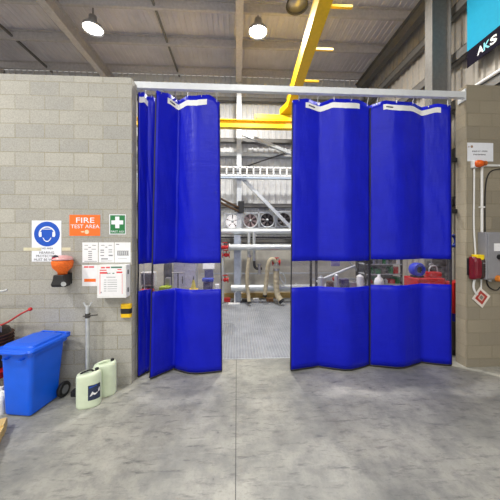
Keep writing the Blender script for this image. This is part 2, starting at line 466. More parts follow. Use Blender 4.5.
# ============================================================ LAMPS
lamp_i = 0
def lamp(x, y, z, lit, label, power, group='high bay lamps'):
    t = thing('high_bay_lamp', label, 'lamp', (x, y, z), group)
    MB().lathe([(.03, .36), (.09, .34), (.10, .2), (.22, .1), (.25, 0), (.235, 0), (.2, .09), (.05, .15)], (x, y, z), seg=28).build('reflector', alu if lit else darksteel, t, sm=True)
    MB().lathe([(.0, .035), (.215, .035), (.215, .045), (0, .045)], (x, y, z), seg=28).build('lens', lampm if lit else alu, t, sm=True, label='glowing lens' if lit else None)
    MB().cyl((x, y, z+.35), (x, y, ZR+.2), .012).build('hanger', darksteel, t)
    if lit:
        L = bpy.data.lights.new('lamp_light', 'AREA'); L.shape = 'DISK'; L.size = .4; L.energy = power; L.color = (1, .98, .95)
        o = bpy.data.objects.new('lamp_light', L); COL.objects.link(o); o.location = (x, y, z-.02)
PB, PF = 215, 190
p = D(93, 30, 6.37); lamp(p.x, p.y, p.z, True, 'lit round high bay lamp above the left block wall', PB)
p = D(258, 33, 6.47); lamp(p.x, p.y, p.z, True, 'lit round high bay lamp above the opening, left of the yellow crane', PB*1.35)
p = D(297, 6, 5.69); lamp(p.x, p.y, p.z, False, 'unlit dark high bay lamp close to the yellow crane bridge', 0)
for x, y, pw in ((-5.6, .3, 2.0), (.4, .2, .45), (-4.6, -3.2, 1.5), (.4, -3.4, .4), (2.6, -2.6, .65)):
    lamp(x, y, 7.2, True, 'lit round high bay lamp under the front hall roof', PF*pw, 'front hall lamps')
lamp(2.4, 4.7, 7.2, True, 'added high bay lamp out of view, brightening the back room right side', PB*.6)  # added lamp out of view, brightens the right of the back room

# ============================================================ BANNER on side wall
XBN = 4.485
t = thing('hanging_banner', 'turquoise and dark banner with white lettering on the right side wall', 'banner', (XBN, 4.0, 5.41))
yb0, yb1 = 4.75, 3.0
turq = mat('turquoise_vinyl', (28,152,188), .7, 0, .03, spec=.2); navy = mat('dark_vinyl', (22,18,32), .8, 0, .05, spec=.1)
MB().b2((XBN-.006, yb1, 5.73), (XBN, yb0, 7.3)).build('upper_field', turq, t, label='turquoise upper field')
MB().b2((XBN-.006, yb1, 5.41), (XBN, yb0, 5.73)).build('lower_band', navy, t, label='dark lower band')
BX, BY = V((0, -1, 0)), V((0, 0, 1))
for ch, yy in (('A', 4.475), ('S', 4.235)):
    MB().text(ch, (XBN-.0065, yy, 5.568), .145, bold=.035, X=BX, Y=BY, wd=.125).build('lettering', white, t)
kx = MB(); kx.text('K', (XBN-.0065, 4.355, 5.568), .145, bold=.03, X=BX, Y=BY, wd=.12); kx.build('lettering', mat('cyan_vinyl', (120,205,220), .5), t)
MB().b2((XBN-.008, 4.10, 5.49), (XBN-.006, 4.107, 5.66)).build('divider_line', white, t)
MB().poly([(XBN-.008, 4.29, 6.72), (XBN-.008, 4.17, 6.88), (XBN-.008, 4.34, 6.88)], (.002, 0, 0)).build('printed_shape', navy, t)
q0, q1 = PX(480, 83, 4.47), PX(500, 70.5, 4.47)
tag(MB().cyl((4.47, q0.y+.25, q0.z), (4.47, q1.y-.4, q0.z), .03).build('lit_girt_bar', white), 'white bar standing for a lit girt face below the banner', 'pipe')  # white bar stands in for light falling on a girt face

# ============================================================ LEFT WALL SIGNS
Y0 = YL0
def wp(px, py, off=0): return PY(px, py, Y0-off)
def plate(name, x0, y0, x1, y1, m, parent=None, off=0.0, th=.004, **kw):
    a, c = wp(x0, y0, off), wp(x1, y1, off); w = a.x, c.x
    return MB().b2((a.x, Y0-off, a.z), (c.x, Y0-off-th, c.z)).build(name, m, parent, **kw)
def disc(mb, px, py, r, off, th=.001, ri=0, a0=0, a1=360):
    c = wp(px, py, off); n = 36
    o = [V((c.x+r*math.cos(math.radians(a0+(a1-a0)*k/n)), c.y, c.z+r*math.sin(math.radians(a0+(a1-a0)*k/n)))) for k in range(n+(a1-a0 < 360))]
    if ri:
        o += [V((c.x+ri*math.cos(math.radians(a0+(a1-a0)*k/n)), c.y, c.z+ri*math.sin(math.radians(a0+(a1-a0)*k/n)))) for k in range(n, -1, -1)]
    return mb.poly(o, (0, -th, 0))
def marks(mb, rows, off, m=None):
    for x0, x1, y, h in rows:
        a, c = wp(x0, y-h/2, off), wp(x1, y+h/2, off); mb.b2((a.x, Y0-off, a.z), (c.x, Y0-off-.0008, c.z))
    return mb
PXM = 1/69.6
# hearing protection sign
c = wp(46.5, 262); t = thing('safety_sign', 'white and blue hearing protection must be worn sign above the orange dispenser', 'sign', (c.x, Y0-.002, c.z))
plate('sign_plate', 32, 220.5, 61.5, 261.5, signw, t)
disc(MB(), 47, 234, 12.2*PXM, .0042).build('blue_disc', mblue, t, label='blue disc')
b = MB(); cc = wp(47, 234, .0054)
def clusters(rows):
    out = []
    for r in rows:
        hit = [g for g in out if any(abs(r[2]-q[2]) < 3.4 and r[0] < q[1]+.5 and q[0] < r[1]+.5 for q in g)]
        g = [r]
        for h in hit: g += h; out.remove(h)
        out.append(g)
    return out
def rel(x, z): return (cc.x+x*PXM, cc.y, cc.z+z*PXM)
disc(b, 47, 234.5, 8.0*PXM, .0054, ri=6.8*PXM, a0=20, a1=160)              # headband
for s in (-1, 1):
    b.poly([rel(s*7.6, 2.4), rel(s*5.2, 2.0), rel(s*5.0, -2.6), rel(s*7.2, -3), rel(s*7.9, -1)], (0, -.001, 0))
b.poly([rel(-4.2, -3.4), rel(-3, -6), rel(-1.2, -7.6), rel(1.2, -7.6), rel(3, -6), rel(4.2, -3.4), rel(3.3, -3.8), rel(2.3, -5.6), rel(1, -6.7), rel(-1, -6.7), rel(-2.3, -5.6), rel(-3.3, -3.8)], (0, -.001, 0))
b.b2(rel(-4.6, 5.2), (rel(4.6, 4.5)[0], cc.y-.001, rel(0, 4.5)[2]))
b.build('head_pictogram', signw, t)
b = MB(); 
for s, y, h, w in (('THIS AREA', 248.4, 1.7, 12), ('HEARING', 252.6, 2.3, 14), ('PROTECTION', 256.0, 2.3, 20), ('MUST BE WORN', 259.6, 2.3, 24)):
    MB().text(s, wp(46.8, y, .0042), h*PXM, wd=w*PXM, bold=.0).build('lettering', ink, t)
a, c = wp(23.5, 247.6, .0), wp(70.5, 250.6, .0)
sgx0, sgx1 = wp(32, 220).x, wp(61.5, 220).x
b = MB(); b.loft([[V((x, y, z)), V((x, y-.0012, z)), V((x, y-.0012, z2)), V((x, y, z2))] for x, y, z, z2 in [(a.x, Y0, a.z, c.z), (sgx0-.01, Y0, a.z, c.z), (sgx0+.005, Y0-.0065, a.z, c.z), (sgx0+.13, Y0-.0065, a.z, c.z)]])
tag(b.build('tape_strip', mat('cream_tape', (214,208,178), .6)), 'cream tape strip stuck across the left edge of the hearing sign', 'tape')
b = MB(); b.b2((sgx1+.003, Y0, a.z), (c.x, Y0-.0012, c.z))
tag(b.build('tape_strip', MATS['cream_tape']), 'cream tape strip on blocks right of the hearing sign', 'tape')
# fire test area sign
c = wp(85, 236); t = thing('fire_sign', 'orange FIRE TEST AREA sign on the left block wall', 'sign', (c.x, Y0-.002, c.z))
plate('sign_plate', 69.6, 214.8, 100.2, 235.8, orange, t)
MB().text('FIRE', wp(85.3, 220.2, .0042), 5.2*PXM, wd=17.5*PXM, bold=.005).build('lettering', signw, t); MB().text('TEST AREA', wp(85.2, 226.4, .0042), 3.6*PXM, wd=27.5*PXM, bold=.0).build('lettering', signw, t)
b = MB(); disc(b, 86.8, 231.9, 2.1*PXM, .0042); b.poly([wp(81, 231.2, .0042), wp(83.2, 231.2, .0042), wp(83.2, 230.6, .0042), wp(84.4, 231.7, .0042), wp(83.2, 232.6, .0042), wp(81, 232.2, .0042)], (0, -.001, 0)); b.build('symbol', mat('pale_orange', (255,205,170), .5), t)
# first aid sign
c = wp(117.5, 234); t = thing('first_aid_sign', 'green first aid sign with white cross near the wall end', 'sign', (c.x, Y0-.002, c.z))
plate('border', 109.4, 214.4, 125.8, 234.4, signw, t, th=.003)
plate('sign_plate', 110.2, 215.2, 125, 233.6, green, t, off=.003, th=.002)
b = MB(); k = wp(117.3, 222.4, .005); 
for w, h in ((11.5, 4.0), (4.0, 11.5)): b.box((k.x, k.y-.0006, k.z), (w*PXM, .0012+.0002*(w > h), h*PXM))
b.build('white_cross', signw, t)
MB().text('FIRST AID', wp(117.4, 231.6, .005), 2.0*PXM, wd=12.5*PXM, bold=.0).build('lettering', signw, t)
# three papers
pr = [(82.4, 98, [(84.5, 88, 245.3, .6), (92, 96, 245.3, .6), (88.5, 91, 247.4, .7), (84.2, 88, 249.2, .6), (91.5, 96, 249.2, .6)]+[(88.2, 92, y, .8) for y in (251.4, 253.5, 255.5, 257.4, 259.5)]+[(84.4, 97, 261.3, .5)], 'white printed notice sheet, leftmost of the three under the fire sign'),
      (98.8, 114, [(101, 104.5, 245.3, .6), (108.5, 112, 245.3, .6), (105.4, 107.4, 247.2, .8), (100.5, 104, 250.2, 1), (108.6, 112.2, 249.8, .8), (100.5, 104, 252.4, .9), (108.6, 112.2, 252, .8), (100.5, 104, 255.5, .9), (108.6, 112.8, 255.5, 1.4), (101.2, 108, 258.9, 1.2), (101, 112.6, 261, .5)], 'white printed notice sheet, middle of the three beneath the signs'),
      (114.6, 130.6, [(116, 119.2, 244.4, .9), (117.2, 128.8, 251, .6), (117.2, 128.8, 255.2, .6)]+[(117.3+i*1.95, 118.6+i*1.95, 253.1, 3.4) for i in range(6)]+[(118, 127, 258.8, .4)], 'white printed sheet with grey panel, below the first aid sign')]
for x0, x1, rows, lb in pr:
    c = wp((x0+x1)/2, 262.4); t = thing('notice_sheet', lb, 'paper', (c.x, Y0, c.z), 'printed notice sheets')
    plate('sheet', x0, 242.4, x1, 262.4, paper, t, th=.002)
    for g in clusters(rows): marks(MB(), g, .0022).build('print', greyink, t)
c = wp(89.5, 286); t = thing('poster', 'white poster with red heading and orange bar left of the document box', 'poster', (c.x, Y0, c.z))
plate('sheet', 82.2, 265, 98, 286, paper, t, th=.002)
marks(MB(), [(84, 88.5, 267, 1.4), (89, 94, 267, 1.4)], .0022).build('heading', redink, t)
marks(MB(), [(84.2, 95.8, 280.3, 3)], .0022).build('orange_bar', orange, t)
# document box
c = wp(113, 298); t = thing('document_box', 'white wall mounted document box with printed sheet on its door', 'cabinet', (c.x, Y0, c.z))
bd = .15
a, c2 = PY(97, 265.2, Y0-bd), PY(126, 297.8, Y0-bd)
MB().b2((a.x, Y0, a.z), (c2.x, Y0-bd+.02, c2.z)).build('body', white, t, bev=.004)
dr = MB().b2((a.x, Y0-bd+.017, a.z), (c2.x, Y0-bd, c2.z)).build('door', white, t, bev=.003)
def bp(px, py): return PY(px, py, Y0-bd-.0005)
def bm_(rows):
    b = MB()
    for x0, x1, y, h in rows:
        p, q = bp(x0, y-h/2), bp(x1, y+h/2); b.b2((p.x, p.y, p.z), (q.x, q.y-.001, q.z))
    return b
bm_([(98.6, 123.6, 281.4, 29)]).build('printed_sheet', paper, dr)
def bm2(rows):
    b = MB()
    for x0, x1, y, h in rows:
        p, q = bp(x0, y-h/2), bp(x1, y+h/2); b.b2((p.x, p.y-.001, p.z), (q.x, q.y-.0018, q.z))
    return b
for g in clusters([(101, 105, 267.7, 1.3), (106, 110, 267.5, 1.3), (99.8, 106.6, 270.2, .9), (99.8, 107.3, 272.9, 1.7), (116.5, 122.4, 272.3, 1.5), (117.5, 121.5, 269.5, .8), (99.8, 100.3, 284, 20), (122, 122.4, 284, 20)]): bm2(g).build('red_print', redink, dr)
for g in clusters([(111, 122, 267.3, 1.4), (109.4, 110.4, 273.3, .9), (112.5, 114.4, 273.3, .9), (107.2, 108.6, 273.3, .9)]): bm2(g).build('green_print', mat('dark_green_ink', (58,110,86), .6), dr)
for g in clusters([(106.5, 115.5, 277.2, .5)]+[(104, 106.5, 280+i*2.2, .5) for i in range(6)]+[(107.5, 117, 280+i*2.2, .35) for i in range(6)]+[(100.7, 101.7, 292.5, 1.4)]): bm2(g).build('small_print', greyink, dr)
for zz in (a.z-.1, c2.z+.1):
    MB().b2((c2.x, Y0-bd+.05, zz-.03), (c2.x+.008, Y0-bd+.07, zz+.03)).build('latch', ink, t)
# yellow and black reflector block
c = wp(125.5, 318); t = thing('warning_block', 'yellow and black corner guard block low on the wall end', 'block', (c.x, Y0, c.z))
a, c2 = PY(120.2, 304.5, Y0-.06), PY(130.4, 317.6, Y0-.06)
h = a.z-c2.z
for z0, z1, m, nm in ((0, .28, yellow, 'yellow_end'), (.28, .68, black, 'black_band'), (.68, 1, yellow, 'yellow_end')):
    MB().loft([[V((x, Y0-y, c2.z+h*z)) for x, y in ((a.x, 0), (a.x, .045), (a.x+.02, .06), (c2.x-.02, .06), (c2.x, .045), (c2.x, 0))] for z in (z0, z1)]).build(nm, m, t)
# earplug dispenser
c = wp(63, 284); t = thing('earplug_dispenser', 'orange filled earplug dispenser with black base below the hearing sign', 'dispenser', (c.x, Y0, c.z))
YD = Y0-.09
pc = PY(64, 266, YD)
clearp = mat('clear_orange_plastic', (250,176,140), .15)
org = mat('orange_foam', (250,110,30), .7, 0, .25, 60, .6)
MB().lathe([(.0, -.115), (.055, -.115), (.06, -.08), (.115, -.02), (.128, .05), (.118, .075), (0, .08)], (pc.x, YD-.03, pc.z+.005), seg=28).build('earplugs', org, t, sm=True, label='orange earplugs')
MB().lathe([(.124, .082), (.126, .10), (.10, .13), (.04, .145), (0, .147)], (pc.x, YD-.03, pc.z+.005), seg=28).build('dome_lid', mat('pale_pink_plastic', (226,170,170), .25), t, sm=True)
MB().b2((pc.x-.06, Y0, pc.z-.26), (pc.x+.06, YD-.015, pc.z-.10)).build('wall_bracket', black, t, bev=.012)
b = MB(); b.loft([[V((pc.x+x, YD-.06+y, pc.z+z)) for x, y in ((-sx, -sy), (sx, -sy), (sx, sy), (-sx, sy))] for z, sx, sy in ((-.27, .085, .06), (-.235, .09, .07), (-.18, .075, .06), (-.11, .065, .055))]); b.build('dispensing_base', black, t, bev=.01)
MB().cyl((pc.x+.07, YD-.12, pc.z-.225), (pc.x+.10, YD-.16, pc.z-.225), .028).build('turn_knob', lightsteel, t, sm=False)
st = D(53.8, 258.8, F*0+3.62)
b = MB(); n = 24; sc_ = PY(55, 258.8, YD-.14)
b.cyl((sc_.x, YD-.13, sc_.z), (sc_.x, YD-.134, sc_.z), .048, seg=24); b.cyl((sc_.x, YD-.06, sc_.z), (sc_.x, YD-.13, sc_.z), .03)
bd_ = b.build('round_badge', mat('dark_badge', (48,40,56), .5), t)
MB().box((sc_.x, YD-.136, sc_.z+.004), (.08, .003, .022)).build('badge_band', mat('pink_red', (220,50,80), .5), bd_)

# ============================================================ LEFT FLOOR THINGS
# post
p = PY(86.8, 372, 3.60)
px_, py_ = p.x, 3.62; zt = PY(86.5, 306, 3.62).z
t = thing('steel_post', 'thin steel post with forked top leaning by wall behind the white cans', 'post', (px_, py_, 0))
MB().cyl((px_, py_, .0), (px_, py_, zt), .026).build('shaft', lightsteel, t)
b = MB(); b.tube([(px_-.055, py_, zt+.05), (px_-.03, py_, zt+.0), (px_, py_, zt-.01), (px_+.03, py_, zt+.0), (px_+.055, py_, zt+.05)], .011, 8); b.build('forked_top', lightsteel, t)
zc = PY(86.5, 315.5, 3.62).z
b = MB(); b.cyl((px_-.05, py_-.02, zc-.005), (px_+.14, py_-.02, zc+.012), .009); b.cyl((px_, py_, zc-.03), (px_, py_, zc+.03), .033); b.build('clamp', darksteel, t)
MB().cyl((px_, py_, 0), (px_, py_, .015), .09).build('foot', darksteel, t)
# jerrycans
def jerry(label, loc, rz, hh, capside, lab):
    t = thing('jerrycan', label, 'can', (0, 0, 0), 'pale plastic jerrycans')
    hx, hy = .138, .09
    def ov(k, z, sl=0): 
        return [V((hx*k*math.copysign(abs(math.cos(a))**.8, math.cos(a)), hy*k*math.copysign(abs(math.sin(a))**.9, math.sin(a)), z+sl*hx*k*math.cos(a))) for a in [2*math.pi*i/36 for i in range(36)]]
    MB().loft([ov(.93, 0), ov(.99, .012), ov(1, .03), ov(1, hh-.075), ov(.985, hh-.045, .05), ov(.93, hh-.02, .1), ov(.8, hh-.012, .12), ov(.5, hh-.018, .12), ov(.2, hh-.022, .12)]).build('body', canm, t, sm=True)
    MB().tube([(-.10, -.0, hh-.045), (-.08, 0, hh-.012), (0, 0, hh+.006), (.03, 0, hh+.008), (.055, 0, hh-.02)], .012, 8).build('handle', canm if capside else black, t, sm=True)
    MB().cyl((.088, 0, hh-.02), (.088, 0, hh+.02), .024, .022).build('cap', black, t, bev=.003)
    if lab:
        def su(a, z, o): a = math.radians(a); return V((hx*abs(math.cos(a))**.8+.0, -hy*abs(math.sin(a))**.9, z))+V((math.cos(a), -abs(math.sin(a)), 0))*o
        rows = [[su(88-66*k/10, z, .003) for k in range(11)] for z in (.1, .285)]
        lo = MB().grid(rows).build('product_label', mat('navy_label', (40,50,78), .5), t, label='dark blue printed label')
        def lp(q, z): return su(86-62*q/.1, z, .0055)
        MB().poly([lp(.005, .15), lp(.02, .2), lp(.06, .225), lp(.09, .235), lp(.09, .19), lp(.05, .16)]).build('white_print', paper, lo)
        MB().poly([lp(.004, .25), lp(.03, .262), lp(.06, .266), lp(.06, .278), lp(.03, .275), lp(.004, .268)]).build('blue_print', mblue, lo)
    t.location = loc; t.rotation_euler = (0, 0, rz)
    return t
jerry('pale plastic jerrycan with dark printed label, nearer the camera', (-1.862, 3.31, 0), .3, .43, False, True)
jerry('unlabelled pale plastic jerrycan with black cap, nearer the wall', (-1.775, 3.53, 0), .3, .44, True, False)
# small black block
p = FL(75, 396); t = tag(MB().b2((p.x-.045, p.y-.03, 0), (p.x+.05, p.y+.07, .075)).build('wheel_chock', black, bev=.012), 'small black rubber block on the floor between bin and cans', 'block')
# wheelie bin
t = thing('wheelie_bin', 'blue wheelie bin with closed lid standing beside the white cans', 'bin')
rg = []
for z, hx, hy, cy, r in ((.02, .168, .195, -.02, .03), (.05, .172, .20, -.02, .035), (.30, .184, .212, -.015, .04), (.70, .205, .235, 0, .045), (.745, .212, .24, 0, .045)):
    rg.append(rounded(hx, hy, r, 4, z, 0, cy))
MB().loft(rg).build('body', binblue, t, sm=False, bev=0)
b = MB(); b.loft([rounded(.235, .26, .05, 4, .735, 0, 0), rounded(.24, .265, .05, 4, .75, 0, 0), rounded(.235, .26, .05, 4, .775, 0, 0)]); b.build('rim', binblue, t)
b = MB(); b.loft([rounded(.25, .285, .05, 5, .775, 0, -.005), rounded(.253, .288, .05, 5, .785, 0, -.005), rounded(.24, .272, .05, 5, .806, 0, -.005), rounded(.205, .232, .06, 5, .812, 0, 0), rounded(.195, .22, .06, 5, .832, 0, .0), rounded(.13, .16, .06, 5, .842, 0, .01)])
ld = b.build('lid', binblue, t)
MB().tube([(-.2, -.27, .79), (-.19, -.31, .785), (0, -.318, .784), (.19, -.31, .785), (.2, -.27, .79)], .012, 8).build('lid_grip', binblue, ld)
b = MB(); b.cyl((-.2, .315, .80), (.2, .315, .80), .016)
for x in (-.19, .19, 0): b.b2((x-.018, .25, .76), (x+.018, .32, .815))
b.build('rear_handle', binblue, t)
for x in (-.10, .10): MB().b2((x-.02, -.29, .69), (x+.02, -.235, .70)).build('front_rib', binblue, t)
for s in (-1, 1):
    w = MB().lathe([(.055, -.025), (.092, -.022), (.098, -.01), (.098, .01), (.092, .022), (.055, .025)], (s*.222, .195, .098), 'X', 24).build('wheel', black, t, sm=True, label='black rubber wheel')
    MB().lathe([(0, -.02), (.055, -.024), (.055, .024), (0, .02)], (s*.222, .195, .098), 'X', 20).build('wheel_hub', mat('grey_hub', (110,112,116), .5), w)
MB().cyl((-.22, .195, .098), (.22, .195, .098), .012).build('axle', darksteel, t)
t.location = (-2.545, 3.345, 0); t.rotation_euler = (0, 0, math.radians(-9))
# jug
p = FL(1, 411.5)
t = thing('plastic_jug', 'white translucent plastic jug on the floor left of the blue bin', 'jug', (p.x, p.y, 0))
X_, Y_ = p.x, p.y
MB().loft([rounded(.075, .075, .03, 4, z, X_, Y_) for z in (0, .01, .17)]+[rounded(.06, .06, .03, 4, .215, X_, Y_), rounded(.025, .025, .02, 4, .25, X_, Y_), rounded(.022, .022, .02, 4, .27, X_, Y_)]).build('body', mat('milky_plastic', (222,224,224), .35), t, sm=False, bev=.002)
MB().tube([(X_+.022, Y_-.01, .255), (X_+.07, Y_-.02, .24), (X_+.075, Y_-.02, .19), (X_+.065, Y_-.02, .16)], .012, 8).build('handle', MATS['milky_plastic'], t, sm=True)
MB().cyl((X_, Y_, .27), (X_, Y_, .295), .027).build('cap', white, t)
# pallet
t = thing('timber_pallet', 'pale timber pallet corner on the floor at the left edge', 'pallet')
for k in range(4):
    MB().b2((-1.0, -.02-.22*k, .1), (0, -.16-.22*k, .12)).build('deck_board', timber, t)
for x in (-.95, -.5, -.05):
    MB().b2((x-.04, -.82, .02), (x+.05, 0, .1)).build('bearer', timber, t)
for y in (-.1, -.75):
    MB().b2((-1.0, y-.06, 0), (0, y+.06, .02)).build('bottom_board', timber, t)
p = FL(7.5, 416, .12); t.location = (p.x, p.y, 0); t.rotation_euler = (0, 0, math.radians(30))
# red and black engine machine at the left edge
t = thing('engine_pump', 'red and black engine machine with raised red levers at the left edge', 'machine', (-3.1, 3.48, 0))
cx, cy = -3.14, 3.46
MB().lathe([(0, -.17), (.15, -.15), (.18, -.08), (.18, .06), (.15, .13), (.09, .16), (0, .17)], (cx, cy, .80), 'Z', 20).build('engine_block', mat('oily_black', (46,36,32), .45, .2), t, sm=False, bev=.004)
for k in range(5):
    MB().lathe([(.17, -.006), (.2, -.006), (.2, .006), (.17, .006)], (cx, cy, .70+k*.04), 'Z', 20).build('cooling_fin', mat('rusty_brown', (84,52,40), .6, .2), t)
b = MB(); b.b2((cx-.26, cy-.2, .34), (cx+.2, cy+.2, .42)); b.b2((cx-.26, cy-.2, .42), (cx+.2, cy-.17, .50)); b.build('base_tray', red, t, bev=.008)
MB().b2((cx-.1, cy-.1, .42), (cx+.1, cy+.1, .65)).build('crankcase', darksteel, t, bev=.01)
for sx in (-.24, .16):
    for sy in (-.17, .17):
        MB().b2((cx+sx-.02, cy+sy-.02, 0), (cx+sx+.02, cy+sy+.02, .36)).build('leg', red, t)
MB().tube([(cx-.35, cy-.03, 1.405), (cx+.0, cy-.03, 1.41), (cx+.15, cy-.03, 1.418), (cx+.19, cy-.03, 1.435)], .014, 8).build('handle_bar', lightsteel, t, sm=True)
MB().cyl((cx+.02, cy-.03, .95), (cx+.035, cy-.03, 1.41), .016).build('handle_post', darksteel, t)
MB().lathe([(.0, -.08), (.035, -.07), (.045, 0), (.03, .06), (0, .07)], (cx+.03, cy-.05, 1.18), 'Z', 14).build('red_knob', red, t, sm=True)
MB().tube([(cx+.05, cy-.06, .96), (cx+.22, cy-.06, 1.02), (cx+.36, cy-.06, 1.12), (cx+.5, cy-.06, 1.19)], .011, 8).build('lever', mat('dull_red', (176,58,56), .5), t, sm=True)
MB().sph((cx+.5, cy-.06, 1.19), .024).build('lever_knob', red, t, sm=True)
MB().tube([(cx-.05, cy-.1, .93), (cx+.06, cy-.14, 1.02), (cx+.13, cy-.12, .98), (cx+.17, cy-.1, .9)], .013, 8).build('fuel_hose', black, t, sm=True)
MB().tube([(cx-.12, cy-.12, .90), (cx-.06, cy-.14, 1.06), (cx+.01, cy-.12, 1.12), (cx+.03, cy-.08, 1.0)], .02, 8).build('exhaust_pipe', MATS['rusty_brown'], t, sm=True)
MB().b2((cx+.06, cy-.15, .9), (cx+.16, cy-.06, .99)).build('carburettor', alu, t, bev=.012)

# ============================================================ RIGHT WALL THINGS
YQ = YR0
def rp(px, py, off=0): return PY(px, py, YQ-off)
c = rp(480, 162); t = thing('notice_sign', 'white notice sign with two lines of print above the orange beacon', 'sign', (c.x, YQ, c.z))
a, c2 = rp(467.2, 142.6), rp(493, 161.6)
MB().b2((a.x, YQ, a.z), (c2.x, YQ-.004, c2.z)).build('sheet', signw, t)
for x0_, x1_, y_m in ((472.2, 477.6, 151.3), (478.4, 481, 151.3), (481.8, 487.6, 151.3), (473.4, 485.8, 154.6)):
    a_, c_ = rp(x0_, y_m-.7, .0042), rp(x1_, y_m+.7, .0042); b = MB(); n_ = int((x1_-x0_)/.9)
    for q_ in range(n_): xx_ = a_.x+(c_.x-a_.x)*q_/n_; b.b2((xx_, a_.y, a_.z), (xx_+.009, a_.y-.001, c_.z+(.006 if q_ % 3 == 1 else 0)))
    b.build('faint_print', ink, t)
b = MB(); p = rp(471.8, 146.6, .0042); q = rp(468.9, 146.8, .0042); b.cyl(p, p+V((0,-.001,0)), .022); b.box(q, (.018, .001, .02)); b.build('small_emblem', mat('brown_ink', (160,132,112), .6), t)
# beacon
p = rp(479, 164, .0); t = thing('warning_beacon', 'orange warning beacon on white base below the notice sign', 'beacon', (p.x, YQ, p.z))
a, c2 = rp(470.3, 161), rp(476, 168.4)
MB().b2((a.x, YQ, a.z), (c2.x, YQ-.07, c2.z)).build('base_box', white, t, bev=.006)
o1 = mat('amber_lens', (226,96,24), .18); 
q = rp(480.3, 163.8, .07)
MB().lathe([(0, -.075), (.035, -.07), (.055, -.045), (.058, .0), (.05, .045), (.0, .06)], (q.x-.02, YQ-.075, q.z), 'X', 20).build('lens', o1, t, sm=True)
MB().cyl((q.x+.035, YQ-.075, q.z+.005), (q.x+.085, YQ-.075, q.z+.008), .042, .038).build('lens_cap', mat('dull_orange', (190,104,40), .4), t, sm=False)
MB().b2((q.x-.06, YQ, q.z-.02), (q.x+.03, YQ-.05, q.z+.02)).build('bracket', white, t)
# conduits
def pipe(name, label, pts, r, m, cat='conduit', clips=()):
    t = thing(name, label, cat, pts[0])
    MB().tube(pts, r, 10).build('tube', m, t, sm=True)
    for p in clips: MB().b2((p[0]-r*2, p[1]-r, p[2]-.012), (p[0]+r*2, YQ, p[2]+.012)).build('saddle_clip', m, t)
    return t
o = .02
A = [rp(474.2, 168.6, o), rp(474.0, 200, o), rp(473.6, 225, o), rp(475.2, 250, o), rp(475.4, 255, o)]
pipe('conduit', 'thin white conduit dropping from the beacon to the red alarm', A, .0125, white)
x2 = rp(481.8, 200, o).x; zt2 = rp(490, 165.5, o).z
A = [V((x2, YQ-o, rp(481, 262, o).z)), V((x2, YQ-o, zt2-.14)), V((x2, YQ-o, zt2-.03)), V((x2+.03, YQ-o, zt2)), V((x2+.14, YQ-o, zt2)), V((4.55, YQ-o, zt2))]
pipe('conduit', 'thicker white conduit with an elbow turning right below the notice sign', A, .019, white, clips=[(x2, YQ-o, 2.6), (x2, YQ-o, 2.0)])
A = [rp(500, 169, .015), rp(492, 170, .015), rp(487, 176, .012), rp(485, 190, .012), rp(485, 225, .012), rp(485.5, 250, .012), rp(485.8, 280, .012), rp(489, 288, .02), rp(497, 291, .03), rp(500, 287, .04)]
pipe('black_cable', 'thin black cable looping down beside the grey cabinet', A, .008, black, 'cable')
# red alarm
p = rp(479.5, 267.5); t = thing('alarm_station', 'dark red alarm unit with yellow top on the right wall', 'alarm', (p.x, YQ, p.z))
dred = mat('dark_red_plastic', (112,12,34), .25, 0, .15); dbr = mat('dark_brown_plastic', (58,34,32), .35)
a = rp(473.2, 256.8, .1); c2 = rp(488.2, 279.6, .1); xm = (a.x*.52+c2.x*.48); W = c2.x-a.x; Hh = a.z-c2.z; zc = (a.z+c2.z)/2
def capsule(x0, x1, dep, inset):
    rr = []
    for z, k in ((-.5, .62), (-.42, .9), (-.3, 1), (.3, 1), (.42, .9), (.5, .62)):
        y = YQ-dep*k; xx = (x1-x0)*(1-k)*.2
        rr.append([V((x0+xx, YQ-.02, zc+Hh*z)), V((x1-xx, YQ-.02, zc+Hh*z)), V((x1-xx, y+.03, zc+Hh*z)), V(((x0+x1)/2+(x1-x0)*.3, y, zc+Hh*z)), V(((x0+x1)/2-(x1-x0)*.3, y, zc+Hh*z)), V((x0+xx, y+.03, zc+Hh*z))])
    return MB().loft(rr)
capsule(a.x, xm, .15, 0).build('red_body', dred, t, bev=.006)
capsule(xm, c2.x, .13, 0).build('dark_body', dbr, t, bev=.006)
MB().b2((a.x-.015, YQ, zc-Hh*.32), (c2.x-.02, YQ-.022, zc+Hh*.42)).build('back_plate', black, t)
for k in range(4): MB().b2((xm+.015, YQ-.126, zc-.06+k*.045), (c2.x-.03, YQ-.134, zc-.045+k*.045)).build('rib', alu if k == 3 else black, t)
p, q = rp(473.4, 254.6, .05), rp(480.4, 259.6, .05)
MB().b2((p.x, YQ-.01, p.z), (q.x, YQ-.12, q.z)).build('yellow_top', mat('bright_yellow', (246,212,24), .4), t, bev=.008)
# hanging diamond tag
p = rp(481.5, 297.5, .02); t = thing('diamond_tag', 'white and red diamond shaped tag hanging below the red alarm', 'tag', (p.x, YQ-.01, p.z))
def dia(mb, r, off, th=.004, hole=0):
    def rot(x, z): return V((p.x+x*math.cos(.12)-z*math.sin(.12), YQ-off, p.z+x*math.sin(.12)+z*math.cos(.12)))
    return mb.poly([rot(0, r), rot(r*.92, 0), rot(0, -r), rot(-r*.92, 0)], (0, -th, 0))
dia(MB(), .172, .012).build('plate', mat('off_white_card', (226,218,208), .5), t)
dia(MB(), .118, .016, .0012).build('red_diamond', mat('tag_red', (176,62,52), .5), t)
dia(MB(), .06, .0174, .0012).build('pale_diamond', mat('tag_pale', (214,196,184), .5), t)
dia(MB(), .042, .0188, .0012).build('grey_centre', mat('tag_grey', (128,122,112), .5), t)
g0, g1 = rp(474.8, 279, .03), rp(481.3, 279, .03)
